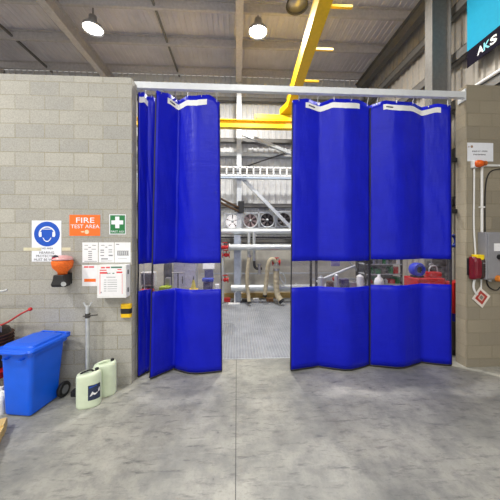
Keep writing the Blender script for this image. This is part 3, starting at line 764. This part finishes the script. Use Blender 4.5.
MB().tube([g0, rp(473.4, 284, .03), rp(473.6, 289, .025), rp(476, 293.5, .018), rp(477.2, 294.5, .014)], .016, 8).build('white_strap', white, t, sm=True)
MB().tube([g1, rp(481.2, 283, .02), rp(481.0, 289, .014)], .011, 8).build('cord', white, t, sm=True)
# grey cabinet
a, c2 = rp(487.2, 232, .16), rp(487.2, 280, .16)
t = thing('wall_cabinet', 'grey electrical cabinet on the right wall at the photo edge', 'cabinet', (4.3, YQ, c2.z))
gcab = mat('cabinet_grey', (142,142,146), .45, 0, .05)
XC1 = 4.56
MB().b2((a.x, YQ, c2.z), (XC1, YQ-.14, a.z)).build('body', gcab, t, bev=.006)
dr = MB().b2((a.x+.02, YQ-.138, c2.z+.02), (XC1-.02, YQ-.16, a.z-.02)).build('door', gcab, t, bev=.004)
p, q = rp(494, 243.4, .16), rp(503, 251, .16)
MB().b2((p.x, YQ-.16, p.z), (q.x, YQ-.162, q.z)).build('white_label', paper, dr)
p = rp(499, 257, .16); MB().cyl((p.x, YQ-.16, p.z), (p.x, YQ-.2, p.z), .04).build('rotary_switch', black, dr)
p = rp(498.5, 279.8, .17); MB().lathe([(0, .0), (.05, .0), (.05, .06), (.03, .09), (0, .09)], (p.x, YQ-.155, p.z+.02), 'Y', 18).build('plug_socket', mat('orange_plug', (220,130,40), .4), t, sm=False)
MB().cyl((p.x, YQ-.03, c2.z+.005), (p.x, YQ-.03, c2.z-.045), .025).build('cable_gland', lightsteel, t)

# ============================================================ BACK ROOM
def diag(name, label, p, q, r, m, cat='brace', box=False):
    b = MB(); (b.bar(p, q, r*2, r*2) if box else b.cyl(p, q, r)); return tag(b.build(name, m), label, cat)
def through(p, q, x): return p+(q-p)*((x-p.x)/(q.x-p.x))
p, q = PY(243, 134, 8.72), PY(290, 153, 8.72); diag('diagonal_brace', 'pale diagonal brace sloping right below the yellow runway beam', p, through(p, q, 3.2), .055, lightsteel, box=True)
p, q = PY(243, 179, 8.72), PY(290, 227, 8.72); diag('diagonal_brace', 'pale diagonal brace crossing down in front of the fans', p, through(p, q, 2.1), .055, lightsteel, box=True)
p, q = PY(243, 167.5, 8.93), PY(290, 151.5, 8.93); diag('diagonal_brace', 'thin dark brace rising right above the cable tray', p, through(p, q, 3.4), .022, darksteel)
# cable tray
zt0, zt1 = PY(260, 175.5, 8.55).z, PY(260, 167.5, 8.55).z
t = thing('cable_tray', 'white ladder cable tray running along the back wall', 'cable tray', (0, 8.55, zt0))
for z in (zt0, zt1): MB().b2((-5, 8.53, z-.025), (4.2, 8.56, z+.025)).build('rail', white, t)
for k in range(16): MB().b2((-.82+k*.225, 8.53, zt0), (-.77+k*.225, 8.56, zt1)).build('rung', white, t)
MB().b2((-5, 8.562, (zt0+zt1)/2-.012), (4.2, 8.57, (zt0+zt1)/2+.012)).build('cable', darksteel, t)
z = PY(260, 177.6, 8.5).z
for x in (-3, 3.2): MB().b2((x-.03, 8.5, z-.05), (x+.03, 9.0, z)).build('bracket', paintsteel, t)
tag(MB().b2((-5, 8.45, z-.04), (4.2, 8.61, z+.012)).build('support_channel', mat('pale_blue_steel', (176,190,206), .45)), 'pale blue steel channel directly under the white cable tray', 'channel')
# fans
FY = 8.93
def fan(px, py, label, lit):
    c = PY(px, py, FY); t = thing('wall_fan', label, 'fan', (c.x, c.y, c.z), 'row of back wall fans')
    R = .235
    b = MB()
    for w in ((-.3, -.27, -.27, .27), (.27, .3, -.27, .27), (-.3, .3, .25, .28), (-.3, .3, -.28, -.25)): b.b2((c.x+w[0], FY-.05, c.z+w[2]), (c.x+w[1], FY+.1, c.z+w[3]))
    b.build('housing', lightsteel, t)
    MB().lathe([(R, .05), (R+.03, .06), (R+.035, -.02), (R, -.02)], (c.x, FY, c.z), 'Y', 28).build('shroud', lightsteel, t, sm=False)
    MB().lathe([(0, -.10), (R+.0, -.10), (R, -.09), (0, -.09)], (c.x, FY, c.z), 'Y', 28).build('opening', mat('daylight_glow_disc', (250,244,242), .5, emit=.85) if lit == 2 else mat('dim_glow_disc', (190,165,165), .5, emit=.25) if lit == 1 else mat('shade_disc', (44,42,44), .7), t)  # daylight and shade behind the blades are painted into this backing disc
    bl = mat('fan_blade', (96,88,90), .45, .3) if lit == 0 else mat('fan_blade_dark', (92,76,76), .45)
    n = 5 if lit == 2 else 7
    for k in range(n):
        a = 2*math.pi*k/n+.3
        def pt(r, da, y): return V((c.x+r*math.cos(a+da), FY+y, c.z+r*math.sin(a+da)))
        w = .10 if lit == 2 else .24
        MB().poly([pt(.05, -w, .02), pt(R*.95, -w, .03), pt(R*.95, w, -.01), pt(.05, w, -.01)], (0, .006, 0)).build('blade', bl, t)
    MB().lathe([(0, .06), (.04, .05), (.055, -.02), (0, -.02)], (c.x, FY, c.z), 'Y', 18).build('hub', lightsteel, t, sm=True)
    for rr in (.12, .19): MB().lathe([(rr, .055), (rr+.006, .055), (rr+.006, .061), (rr, .061)], (c.x, FY, c.z), 'Y', 28).build('guard_ring', darksteel, t)
for f in ((232.5, 221.3, 'wall fan with bright daylight behind, leftmost of the row', 2), (250.4, 220.6, 'wall fan with dim pinkish light behind, second in the row', 1), (267.2, 220, 'dark wall fan, third in the row on the back wall', 0), (284, 219.4, 'dark wall fan behind the diagonal brace, next to the blue curtain', 0)): fan(*f)
# long pipes
def long_pipe(label, py, y, r, x0px, m, flange=True, X1=3.6, x0=None, open_=False):
    a = PY(x0px, py, y); t = thing('steel_pipe', label, 'pipe', (a.x, y, a.z))
    if open_:
        MB().lathe([(r*.85, 0), (r, 0), (r, X1-a.x), (r*.85, X1-a.x)], (a.x, y, a.z), 'X', 20).build('tube', m, t, sm=False)
        MB().lathe([(0, .05), (r*.86, .05), (r*.86, .06), (0, .06)], (a.x, y, a.z), 'X', 20).build('bore_shade_disc', black, t)  # black disc stands for the shade inside the open pipe
    else: MB().cyl((a.x, y, a.z), (X1, y, a.z), r, seg=20).build('tube', m, t, sm=False)
    k = a.x+.05
    if flange:
        for xx in ([a.x+.0] if not open_ else [])+[1.9, 3.0]: MB().cyl((xx, y, a.z), (xx+.03, y, a.z), r*1.3, seg=20).build('flange', m, t)
    return t, a
silver = mat('silver_pipe', (206,210,208), .35, .45, .05)
t, a = long_pipe('silver pipe just below the row of fans', 231.5, 8.5, .105, 205, silver)
t, a2 = long_pipe('silver pipe at eye level with red flanges at its left end', 247.3, 8.2, .1, 229, silver)
t, a3 = long_pipe('silver pipe low over the tread plate with open left end', 288, 8.2, .105, 231, silver, open_=True)
zz = PY(250, 237.5, 8.6).z
tag(MB().b2((-2, 8.55, zz-.03), (3.6, 8.6, zz+.03)).build('steel_channel', darksteel), 'dark steel channel between the two upper silver pipes', 'channel')
# red valves
def valve(px, py, y, label):
    c = PY(px, py, y); t = thing('red_valve', label, 'valve', (c.x, c.y, c.z), 'red valves on the pipes')
    b = MB(); b.sph(c, .07, (1, .9, 1)); b.cyl(c-V((.12, 0, 0)), c+V((.1, 0, 0)), .05); b.build('valve_body', red, t, sm=False)
    for s in (-.12, .1): MB().cyl(c+V((s-.012, 0, 0)), c+V((s+.012, 0, 0)), .1, seg=18).build('flange', red, t)
    MB().cyl(c, c+V((0, -.02, .15)), .016).build('stem', darksteel, t)
    MB().lathe([(.07, -.01), (.085, -.01), (.085, .01), (.07, .01)], c+V((0, -.02, .15)), 'Z', 18).build('handwheel', red, t)
c = PY(222.6, 250, 8.3)
t = thing('valve_manifold', 'upright steel manifold pipe carrying the red valves at the doorway left', 'pipe', (c.x, 8.3, 0))
MB().cyl((c.x, 8.3, .015), (c.x, 8.3, 1.95), .05).build('tube', silver, t); MB().cyl((c.x, 8.3, 0), (c.x, 8.3, .02), .11).build('foot', paintsteel, t)
valve(224.8, 247.3, 8.2, 'red valve on the left end of the eye level silver pipe')
valve(226.2, 255, 8.3, 'red valve just beneath the eye level pipe end')
valve(225, 279.8, 8.3, 'red valve above the open end of the low pipe')
valve(276.5, 262.5, 8.1, 'red coupling valve at the top of the short drooping hose')
# uprights and stands
t = thing('pipe_stand', 'grey blue upright pipe stand behind the open pipe end', 'stand', PY(238, 300, 8.5))
p, q = PY(234, 251, 8.42), PY(240.5, 251, 8.42)
MB().b2((p.x, 8.32, 0), (q.x, 8.45, 2.2)).build('post', mat('blue_grey_steel', (168,176,188), .45, .2), t)
MB().b2((p.x-.08, 8.3, 0), (q.x+.08, 8.5, .02)).build('foot_plate', paintsteel, t)
p = FL(229.5, 304.5)
t = thing('pipe_stand', 'short white stand propping up the open low pipe end', 'stand', p)
px0 = max(p.x, a3.x+.12)
MB().cyl((px0, 8.2, .015), (px0, 8.2, a3.z-.107), .022).build('post', white, t); MB().b2((px0-.2, 8.05, 0), (px0+.16, 8.29, .018)).build('base', white, t)
MB().b2((px0-.06, 8.14, a3.z-.125), (px0+.06, 8.26, a3.z-.106)).build('saddle', white, t)
for px, lb in ((249, 'thin vertical pipe joining the upper silver pipes, left one'), (254.2, 'thin vertical pipe joining the upper silver pipes, right one')):
    p, q = PY(px, 234, 8.32), PY(px, 262 if px < 252 else 258, 8.36)
    y_ = 8.40
    tag(MB().cyl((p.x, y_, 2.3), (p.x, y_, 1.35), .05).build('vertical_pipe', silver), lb, 'pipe')
A = [PY(254.2, 262, 8.40), PY(254.6, 267, 8.40), PY(257, 269, 8.40), PY(262, 268.5, 8.40)]
p = PY(254.2, 260, 8.34)
t = thing('elbow_pipe', 'dark bent pipe with tee fitting below the thin vertical pipes', 'pipe', A[0])
MB().tube([V((A[0].x, 8.40, 1.352)), A[0]-V((0,0,.05)), A[1], A[2], A[3]], .045, 10).build('bend', darksteel, t, sm=True)
c = PY(259.5, 268, 8.40); MB().cyl(c+V((0, 0, -.18)), c+V((0, 0, .12)), .06).build('tee', alu, t)
MB().cyl(c+V((0, 0, .12)), c+V((0, 0, .14)), .09).build('flange', alu, t); MB().cyl(c+V((0, 0, -.2)), c+V((0, 0, -.18)), .09).build('flange', alu, t)
zz = PY(255, 274, 8.5).z
tag(MB().b2((-1.2, 8.64, zz-.02), (3.4, 8.68, zz+.02)).build('guard_rail', lightsteel), 'thin pale rail across the back wall above the low pipe', 'rail')
# hoses
def hose(label, pts, r, m, tip=True):
    t = thing('flexible_hose', label, 'hose', pts[-1], 'hoses hanging from the pipes')
    MB().tube(pts, r, 12, .08).build('tube', m, t, sm=False)
    d = (pts[-1]-pts[-2]).normalized()
    MB().cyl(pts[-1]-d*.02, pts[-1]+d*.03, r*1.15).build('end_cuff', black, t)
    d = (pts[0]-pts[1]).normalized(); MB().cyl(pts[0]-d*.02, pts[0]+d*.05, r*1.2).build('coupling', alu, t)
    return t
Yh = 8.0
hose('beige hose hanging straight from the eye level pipe to the floor', [PY(249.4, 256.5, Yh), PY(248.2, 264, Yh), PY(247, 275, Yh), PY(247, 285, Yh), PY(248.4, 294, Yh), PY(249.2, 302.5, Yh-.1)], .055, beige)
hose('beige hose arching over and down in the middle of the three hoses', [PY(276, 262.5, Yh-.0), PY(273.5, 259, Yh-.05), PY(270, 259.5, Yh-.05), PY(268, 265, Yh-.05), PY(266.8, 276, Yh), PY(265.8, 286, Yh), PY(264.8, 295.5, Yh)], .06, beige)
hose('short beige hose drooping to the floor next to the blue curtain', [PY(276.5, 270, Yh), PY(276, 278, Yh), PY(276.3, 288, Yh-.0), PY(277.5, 296, Yh-.05), PY(281.5, 301, Yh-.15)], .085, beige)
t = thing('hose_reel_loop', 'thin pale loop of cable beside the short drooping hose', 'cable', PY(283, 280, Yh))
MB().tube([PY(279, 272, 8.05), PY(283, 273, 8.02), PY(286, 280, 8.0), PY(285, 285, 8.0), PY(281, 280, 8.03), PY(279.5, 276, 8.05)], .02, 8).build('loop', lightsteel, t, sm=True)
# timber and boxes on floor at the back
p0, p1 = PY(222, 296, 8.75), PY(330, 296, 8.75)
t = thing('timber_bearer', 'long low timber bearer on the floor below the pipes', 'timber', (0, 8.95, 0))
MB().b2((p0.x, 8.88, 0), (p1.x, 9.03, .16)).build('beam', mat('stained_timber', (168,142,88), .8, 0, .25, 6), t)
for px, s, m, lb in ((226, .14, red, 'small red box on the tread plate near the doorway left edge'), (244.5, .08, darksteel, 'small dark box on the tread plate beside the white stand'), (256, .1, white, 'small white box on the tread plate behind the straight hose'), (270, .11, mat('brown_box', (150,110,70), .7), 'small brown box on the tread plate between two hoses')):
    p = PY(px, 300, 8.4); tag(MB().b2((p.x-s, 8.36, 0), (p.x+s, 8.52, s*.9)).build('small_box', m, bev=.006), lb, 'box')
# brown hoses and black junction box
t = thing('junction_bracket', 'black bracket clamped on the pale steel column', 'bracket', PY(241, 207, 8.6))
p, q = PY(238, 201, 8.55), PY(244, 213, 8.55)
MB().b2((p.x, 8.5, q.z), (q.x, 8.615, p.z)).build('block', black, t, bev=.02); MB().b2((p.x-.12, 8.52, q.z+.05), (p.x+.02, 8.6, q.z+.2)).build('arm', black, t)
for dy, lb in ((0, 'brown hose sagging from the black bracket, upper one'), (4, 'brown hose sagging from the black bracket, lower one')):
    A = [PY(212, 193+dy, 7.9), PY(222, 199.5+dy, 8.1), PY(230, 203.5+dy, 8.3), PY(238.2, 207+dy, 8.5)]
    tag(MB().tube(A, .035, 8).build('brown_hose', brownh, sm=True), lb, 'hose', 'brown hoses')
# ---------- things seen through the left clear strip
def item(name, label, cat, mbs, loc, group=None):
    t = thing(name, label, cat, loc, group)
    for nm, mb, m in mbs: mb.build(nm, m, t, bev=.006)
    return t
Yw = 6.0
p = PY(160, 292, Yw); zt = PY(160, 290, Yw).z
t = thing('work_table', 'grey work table behind the left blue curtain', 'table', (-1.5, Yw, 0))
xa, xb = PY(130, 290, Yw).x, PY(221, 290, Yw).x-.12
MB().b2((xa, Yw-.35, zt-.05), (xb, Yw+.35, zt-.005)).build('table_top', paintsteel, t)
for x in (xa+.05, xb-.05):
    for y in (Yw-.3, Yw+.3): MB().b2((x-.025, y-.025, 0), (x+.025, y+.025, zt-.05)).build('leg', paintsteel, t)
zt -= .005
def on(px, w, d, h, m, name, label, cat, y=Yw, z=None):
    c = PY(px, 280, y); return tag(MB().b2((c.x-w/2, y-d/2, zt if z is None else z), (c.x+w/2, y+d/2, (zt if z is None else z)+h)).build(name, m, bev=.012), label, cat)
c = PY(148, 280, Yw)
t = thing('monitor', 'white cased monitor behind the left curtain clear strip', 'monitor', (c.x, Yw, zt))
MB().b2((c.x-.16, Yw-.05, zt+.1), (c.x+.16, Yw+.12, zt+.42)).build('case', white, t, bev=.01)
MB().b2((c.x-.13, Yw-.056, zt+.14), (c.x+.13, Yw-.049, zt+.38)).build('screen', mat('grey_screen', (120,126,136), .3), t)
MB().b2((c.x-.1, Yw-.1, zt), (c.x+.1, Yw+.1, zt+.1)).build('foot', darksteel, t)
c2 = PY(147, 288, Yw-.22)
on(147, .28, .14, .07, red, 'red_case', 'flat red case in front of the white monitor', 'case', Yw-.22)
on(165.5, .24, .22, .09, mat('lime_plastic', (170,190,50), .5), 'lime_tray', 'yellow green tray behind the left curtain clear strip', 'tray')
c = PY(193.5, 285, Yw)
t = thing('safety_cone', 'small yellow cone behind the left curtain clear strip', 'cone', (c.x, Yw, zt))
MB().b2((c.x-.1, Yw-.1, zt), (c.x+.1, Yw+.1, zt+.02)).build('base', yellow, t); MB().cyl((c.x, Yw, zt+.02), (c.x, Yw, zt+.23), .07, .02).build('cone_body', mat('pale_yellow', (214,200,80), .5), t)
on(208, .2, .2, .2, mat('dark_violet', (66,58,104), .5), 'equipment_case', 'dark violet equipment case behind left curtain near opening', 'case')
on(208, .26, .16, .07, mat('mid_blue', (44,70,190), .5), 'blue_tray', 'blue tray lying on the dark violet equipment case', 'tray', z=zt+.2)
c = PY(178, 280, Yw)
t = thing('test_stand', 'slender instrument stand with crossbar behind the left curtain', 'stand', (c.x, Yw, zt))
MB().cyl((c.x, Yw, zt), (c.x, Yw, zt+.40), .012).build('pole', darksteel, t); MB().cyl((c.x-.14, Yw, zt+.40), (c.x+.14, Yw, zt+.40), .012).build('crossbar', alu, t); MB().cyl((c.x, Yw, zt), (c.x, Yw, zt+.015), .1).build('foot', darksteel, t)
on(168, .12, .12, .26, alu, 'metal_canister', 'silver canister between the lime tray and the stand', 'canister', Yw+.2)
on(217, .1, .1, .13, white, 'white_tub', 'white tub behind the curtain edge beside the opening', 'tub')
c = PY(186, 300, 7.6)
t = thing('steel_locker', 'pale steel locker standing on the tread plate behind the left curtain', 'locker', (c.x, 7.6, 0))
MB().b2((c.x-.32, 7.4, .05), (c.x+.32, 7.8, 1.62)).build('body', lightsteel, t, bev=.01); MB().b2((c.x-.3, 7.42, 0), (c.x+.3, 7.78, .05)).build('plinth', darksteel, t)
for sx in (-.155, .155):
    d_ = MB().b2((c.x+sx-.15, 7.385, .1), (c.x+sx+.15, 7.402, 1.58)).build('door', mat('pale_lilac_steel', (188,186,206), .45), t, bev=.004); MB().b2((c.x+sx+.09, 7.37, .8), (c.x+sx+.11, 7.386, 1.0)).build('handle', darksteel, d_)
c = PY(168, 300, 7.4)
t = thing('gas_bottle', 'tall dark gas bottle behind the left curtain, beside the pale locker', 'gas bottle', (c.x, 7.4, 0))
MB().lathe([(0, 0), (.12, 0), (.12, 1.3), (.09, 1.42), (.04, 1.47), (0, 1.47)], (c.x, 7.4, 0), 'Z', 20).build('cylinder', mat('bottle_grey', (92,92,98), .4), t, sm=True)
MB().cyl((c.x, 7.4, 1.46), (c.x, 7.4, 1.58), .028).build('valve', mat('brass', (190,150,70), .35, .8), t)
c = PY(209, 300, 7.6)
t = thing('control_pedestal', 'slim violet control pedestal behind the left curtain near the opening', 'pedestal', (c.x, 7.6, 0))
MB().b2((c.x-.12, 7.5, 0), (c.x+.12, 7.7, 1.2)).build('column', mat('violet_blue', (92,92,150), .5), t, bev=.01); MB().box((c.x, 7.52, 1.3), (.34, .1, .24), Matrix.Rotation(-.3, 3, 'X')).build('panel', white, t, bev=.01)
# ---------- behind the right curtain: frame, rack, bench
t = thing('test_rig', 'grey tubular test frame behind the right curtain clear strip', 'frame', PY(340, 320, 7.0))
fa, fb = PY(314, 280, 7.0), PY(362, 280, 7.0)
for x in (fa.x, fb.x):
    for y in (6.8, 7.3): MB().b2((x-.03, y-.03, 0), (x+.03, y+.03, 2.0)).build('post', darksteel, t)
for z in (1.95, .9): 
    for y in (6.8, 7.3): MB().b2((fa.x, y-.02, z-.03), (fb.x, y+.02, z+.03)).build('crossbar', lightsteel, t)
MB().cyl((fa.x, 6.78, .92), (fb.x-.3, 6.78, 1.35), .035).build('diagonal_strut', lightsteel, t); MB().cyl((fb.x, 6.78, .95), (fb.x-.6, 6.78, 1.6), .025).build('diagonal_strut', lightsteel, t)
MB().b2((fa.x+.6, 7.28, 1.28), (fa.x+.85, 7.31, 1.75)).build('violet_panel', mat('violet_grey', (120,110,160), .5), t)
MB().sph((fa.x+.52, 6.86, .98), .06).build('red_fitting', red, t)
xr0, xr1, yr = 3.2, 4.12, 6.4
t = thing('work_bench', 'low grey work bench in front of the test frame behind the right curtain', 'bench', (2.0, 6.3, 0))
ba, bb = PY(318, 290, 6.0), PY(363.5, 290, 6.0)
MB().b2((ba.x, 5.85, .86), (bb.x, 6.15, .9)).build('bench_top', lightsteel, t)
for x in (ba.x+.04, bb.x-.04):
    for y in (5.89, 6.11): MB().b2((x-.025, y-.025, 0), (x+.025, y+.025, .86)).build('leg', paintsteel, t)
bi = 0
for px, w_, h_, m_, nm_, lb_ in ((322, .16, .30, silver, 'gauge_drum', 'silver drum at the left end of the low grey bench'), (331, .14, .16, MATS['rusty_brown'], 'motor', 'small brown motor on the low grey bench'), (337.5, .1, .36, lightsteel, 'gas_cylinder', 'slim pale cylinder standing on the low grey bench'), (345, .18, .22, MATS['dark_violet'], 'control_box', 'dark violet control box on the low grey bench'), (353, .16, .14, alu, 'metal_tray', 'shallow metal box on the low grey bench'), (361, .16, .33, white, 'white_drum', 'white drum at the right end of the low grey bench')):
    x_ = PY(px-1, 280, 6.0).x
    if 'drum' in nm_ or 'cyl' in nm_: o_ = MB().lathe([(0, .9), (w_/2, .9), (w_/2, .9+h_*.85), (w_*.2, .9+h_*.93), (w_*.2, .9+h_), (0, .9+h_)], (x_, 6.0, 0), 'Z', 16).build(nm_, m_)
    else: o_ = MB().b2((x_-w_/2, 5.92, .9), (x_+w_/2, 6.08, .9+h_)).build(nm_, m_, bev=.012)
    tag(o_, lb_, nm_.split('_')[-1])
t = thing('storage_rack', 'grey storage rack full of small parts behind the right curtain', 'rack', ((xr0+xr1)/2, yr, 0))
for x in (xr0, xr1):
    for y in (yr-.2, yr+.2): MB().b2((x-.02, y-.02, 0), (x+.02, y+.02, 2.1)).build('upright', darksteel, t)
shz = (.25, .62, .95, 1.2, 1.45, 1.75)
for z in shz: MB().b2((xr0, yr-.22, z-.02), (xr1, yr+.22, z)).build('shelf', lightsteel, t)
MB().b2((xr0, yr+.2, .1), (xr1, yr+.215, 2.05)).build('back_panel', mat('dim_grey', (120,120,118), .6), t)
cols = [('red', red), ('white', white), ('black', black), ('silver', alu), ('grey', paintsteel), ('brown', MATS['brown_box']), ('green', green)]
nm_ord = ['first', 'second', 'third', 'fourth', 'fifth', 'sixth', 'seventh']
for zi, (z, lv) in enumerate(((.95, 'lower'), (1.2, 'middle'), (1.45, 'upper'), (1.75, 'top'))):
    x = xr0+.06; k = 0
    while x < xr1-.1 and k < 7:
        w = random.uniform(.07, .14); h = random.uniform(.08, .19); cn, cm = random.choice(cols)
        if k % 3 == 1:
            o = MB().lathe([(0, 0), (w*.45, 0), (w*.45, h*.7), (w*.2, h*.85), (w*.2, h), (0, h)], (x+w/2, yr-.08, z), 'Z', 14).build('small_canister', cm); nmn = 'canister'
        else:
            o = MB().b2((x, yr-.18, z), (x+w*.9, yr+.02, z+h)).build('parts_box', cm, bev=.006); nmn = 'box'
        tag(o, 'small %s %s on the %s rack shelf, %s from the left' % (cn, nmn, lv, nm_ord[k]), nmn, 'small parts on the rack shelves'); x += w+.012; k += 1
c = PY(379, 280, 5.9)
t = thing('plastic_bottle', 'white round shouldered bottle before the storage rack', 'bottle', (c.x, 5.9, 0))
MB().lathe([(0, 0), (.12, 0), (.12, .02), (.02, .04), (.02, .84), (.12, .86), (0, .86)], (c.x, 5.9, 0), 'Z', 18).build('pedestal', darksteel, t)
MB().lathe([(0, .86), (.11, .86), (.11, 1.06), (.09, 1.13), (.035, 1.18), (.03, 1.23), (0, 1.23)], (c.x, 5.9, 0), 'Z', 20).build('body', white, t, sm=True)
# red tool cabinet
y0_, y1_ = 4.46, 4.86; xa, xb, zc_ = 3.28, 3.80, 1.36
t = thing('tool_cabinet', 'red tool cabinet standing behind the right end of the curtain', 'cabinet', ((xa+xb)/2, 4.66, 0))
MB().b2((xa, y0_, .1), (xb, y1_, zc_)).build('body', red, t, bev=.012)
for k in range(5):
    d = MB().b2((xa+.03, y0_-.018, .16+k*.23), (xb-.03, y0_+.002, .36+k*.23)).build('drawer', red, t, bev=.006)
    MB().b2((xa+.08, y0_-.035, .32+k*.23), (xb-.08, y0_-.016, .34+k*.23)).build('handle', alu, d)
for x in (xa+.06, xb-.06):
    for y in (y0_+.06, y1_-.06): MB().cyl((x, y-.015, .05), (x, y+.015, .05), .05).build('caster', black, t)
c = PY(417, 275, 4.66)
t = thing('blower', 'blue round blower with dark centre on the red tool cabinet', 'blower', (c.x, 4.66, zc_))
cxb = max(c.x, xa+.05)
MB().lathe([(.0, -.07), (.12, -.07), (.13, -.02), (.13, .05), (.11, .08), (.06, .08), (.06, .03), (0, .03)], (cxb, 4.66, zc_+.145), 'Y', 26).build('casing', mat('blower_blue', (34,56,206), .4), t, sm=False)
MB().lathe([(0, .032), (.058, .032), (.058, .05), (0, .05)], (cxb, 4.66, zc_+.145), 'Y', 20).build('intake', black, t)
MB().b2((cxb-.1, 4.61, zc_), (cxb+.1, 4.71, zc_+.03)).build('foot', black, t)
c = PY(434, 275, 4.66); 
t = thing('tool_case', 'red carry case with pale handle on the tool cabinet', 'case', (c.x, 4.66, zc_))
MB().b2((c.x-.12, 4.58, zc_), (c.x+.1, 4.74, zc_+.1)).build('body', red, t, bev=.02)
MB().tube([(c.x-.1, 4.66, zc_+.09), (c.x-.09, 4.66, zc_+.19), (c.x-.0, 4.66, zc_+.22), (c.x+.06, 4.66, zc_+.19), (c.x+.07, 4.66, zc_+.09)], .012, 8).build('handle', lightsteel, t, sm=True)
c = PY(444, 268, 4.8)
t = thing('pressure_pump', 'dark pump with silver dial beside the red carry case', 'pump', (c.x, 4.8, zc_))
cxp = min(c.x, xb-.06)
MB().lathe([(0, 0), (.05, 0), (.055, .18), (.04, .28), (0, .3)], (cxp, 4.79, zc_), 'Z', 16).build('body', darksteel, t); MB().cyl((cxp, 4.71, zc_+.22), (cxp, 4.75, zc_+.22), .04).build('dial', alu, t)
# items in the narrow gap by the right wall
t = thing('wall_shelf_cabinet', 'tall red cupboard with blue bin seen in the gap by right wall', 'cupboard', (4.3, 4.55, 0))
MB().b2((3.86, 4.36, .75), (4.36, 4.66, 1.30)).build('body', red, t, bev=.006); MB().b2((3.86, 4.36, .1), (4.36, 4.66, .6)).build('base_unit', darksteel, t, bev=.006)
MB().b2((3.88, 4.37, .6), (4.34, 4.65, .75)).build('blue_bin', mat('bin_dark_blue', (30,40,150), .4), t, bev=.01)
MB().b2((3.86, 4.36, 0), (4.36, 4.66, .1)).build('plinth', black, t)
t = thing('cable_coil', 'blue coiled hose hanging in the gap beside the right wall', 'hose', PY(454, 240, 4.6))
c = PY(453.8, 241, 4.5)
for k in range(4):
    MB().tube([c+V((.1*math.cos(a), .03*k, .11*math.sin(a))) for a in [2*math.pi*i/12 for i in range(13)]], .014, 6).build('coil', mat('hose_blue', (60,84,190), .4), t, sm=True)
MB().cyl((c.x, 4.64, 1.30), (c.x, 4.64, c.z+.12), .012).build('stand_pole', darksteel, t); MB().cyl((c.x, 4.64, 1.30), (c.x, 4.64, 1.315), .07).build('foot', darksteel, t); MB().cyl((c.x, 4.46, c.z+.1), (c.x, 4.65, c.z+.1), .01).build('hook', darksteel, t)

# ============================================================ CAMERA, WORLD, VIEW
cam = bpy.data.cameras.new('camera'); co = bpy.data.objects.new('camera', cam); COL.objects.link(co)
co.location = (0, 0, H); co.rotation_euler = (math.pi/2, 0, -TH)
cam.sensor_width = 36; cam.lens = 36*F/500; cam.shift_y = (HZ-250)/500; cam.clip_start = .05
SC.camera = co
w = bpy.data.worlds.new('world'); SC.world = w; w.use_nodes = True
bg = w.node_tree.nodes['Background']; bg.inputs[0].default_value = (.97, .97, .95, 1); bg.inputs[1].default_value = 1.4
SC.view_settings.view_transform = 'Standard'; SC.view_settings.look = 'None'; SC.view_settings.exposure = -0.14; SC.view_settings.gamma = 1
SC.cycles.use_denoising = True
SC.cycles.max_bounces = 8; SC.cycles.diffuse_bounces = 5; SC.cycles.transparent_max_bounces = 12
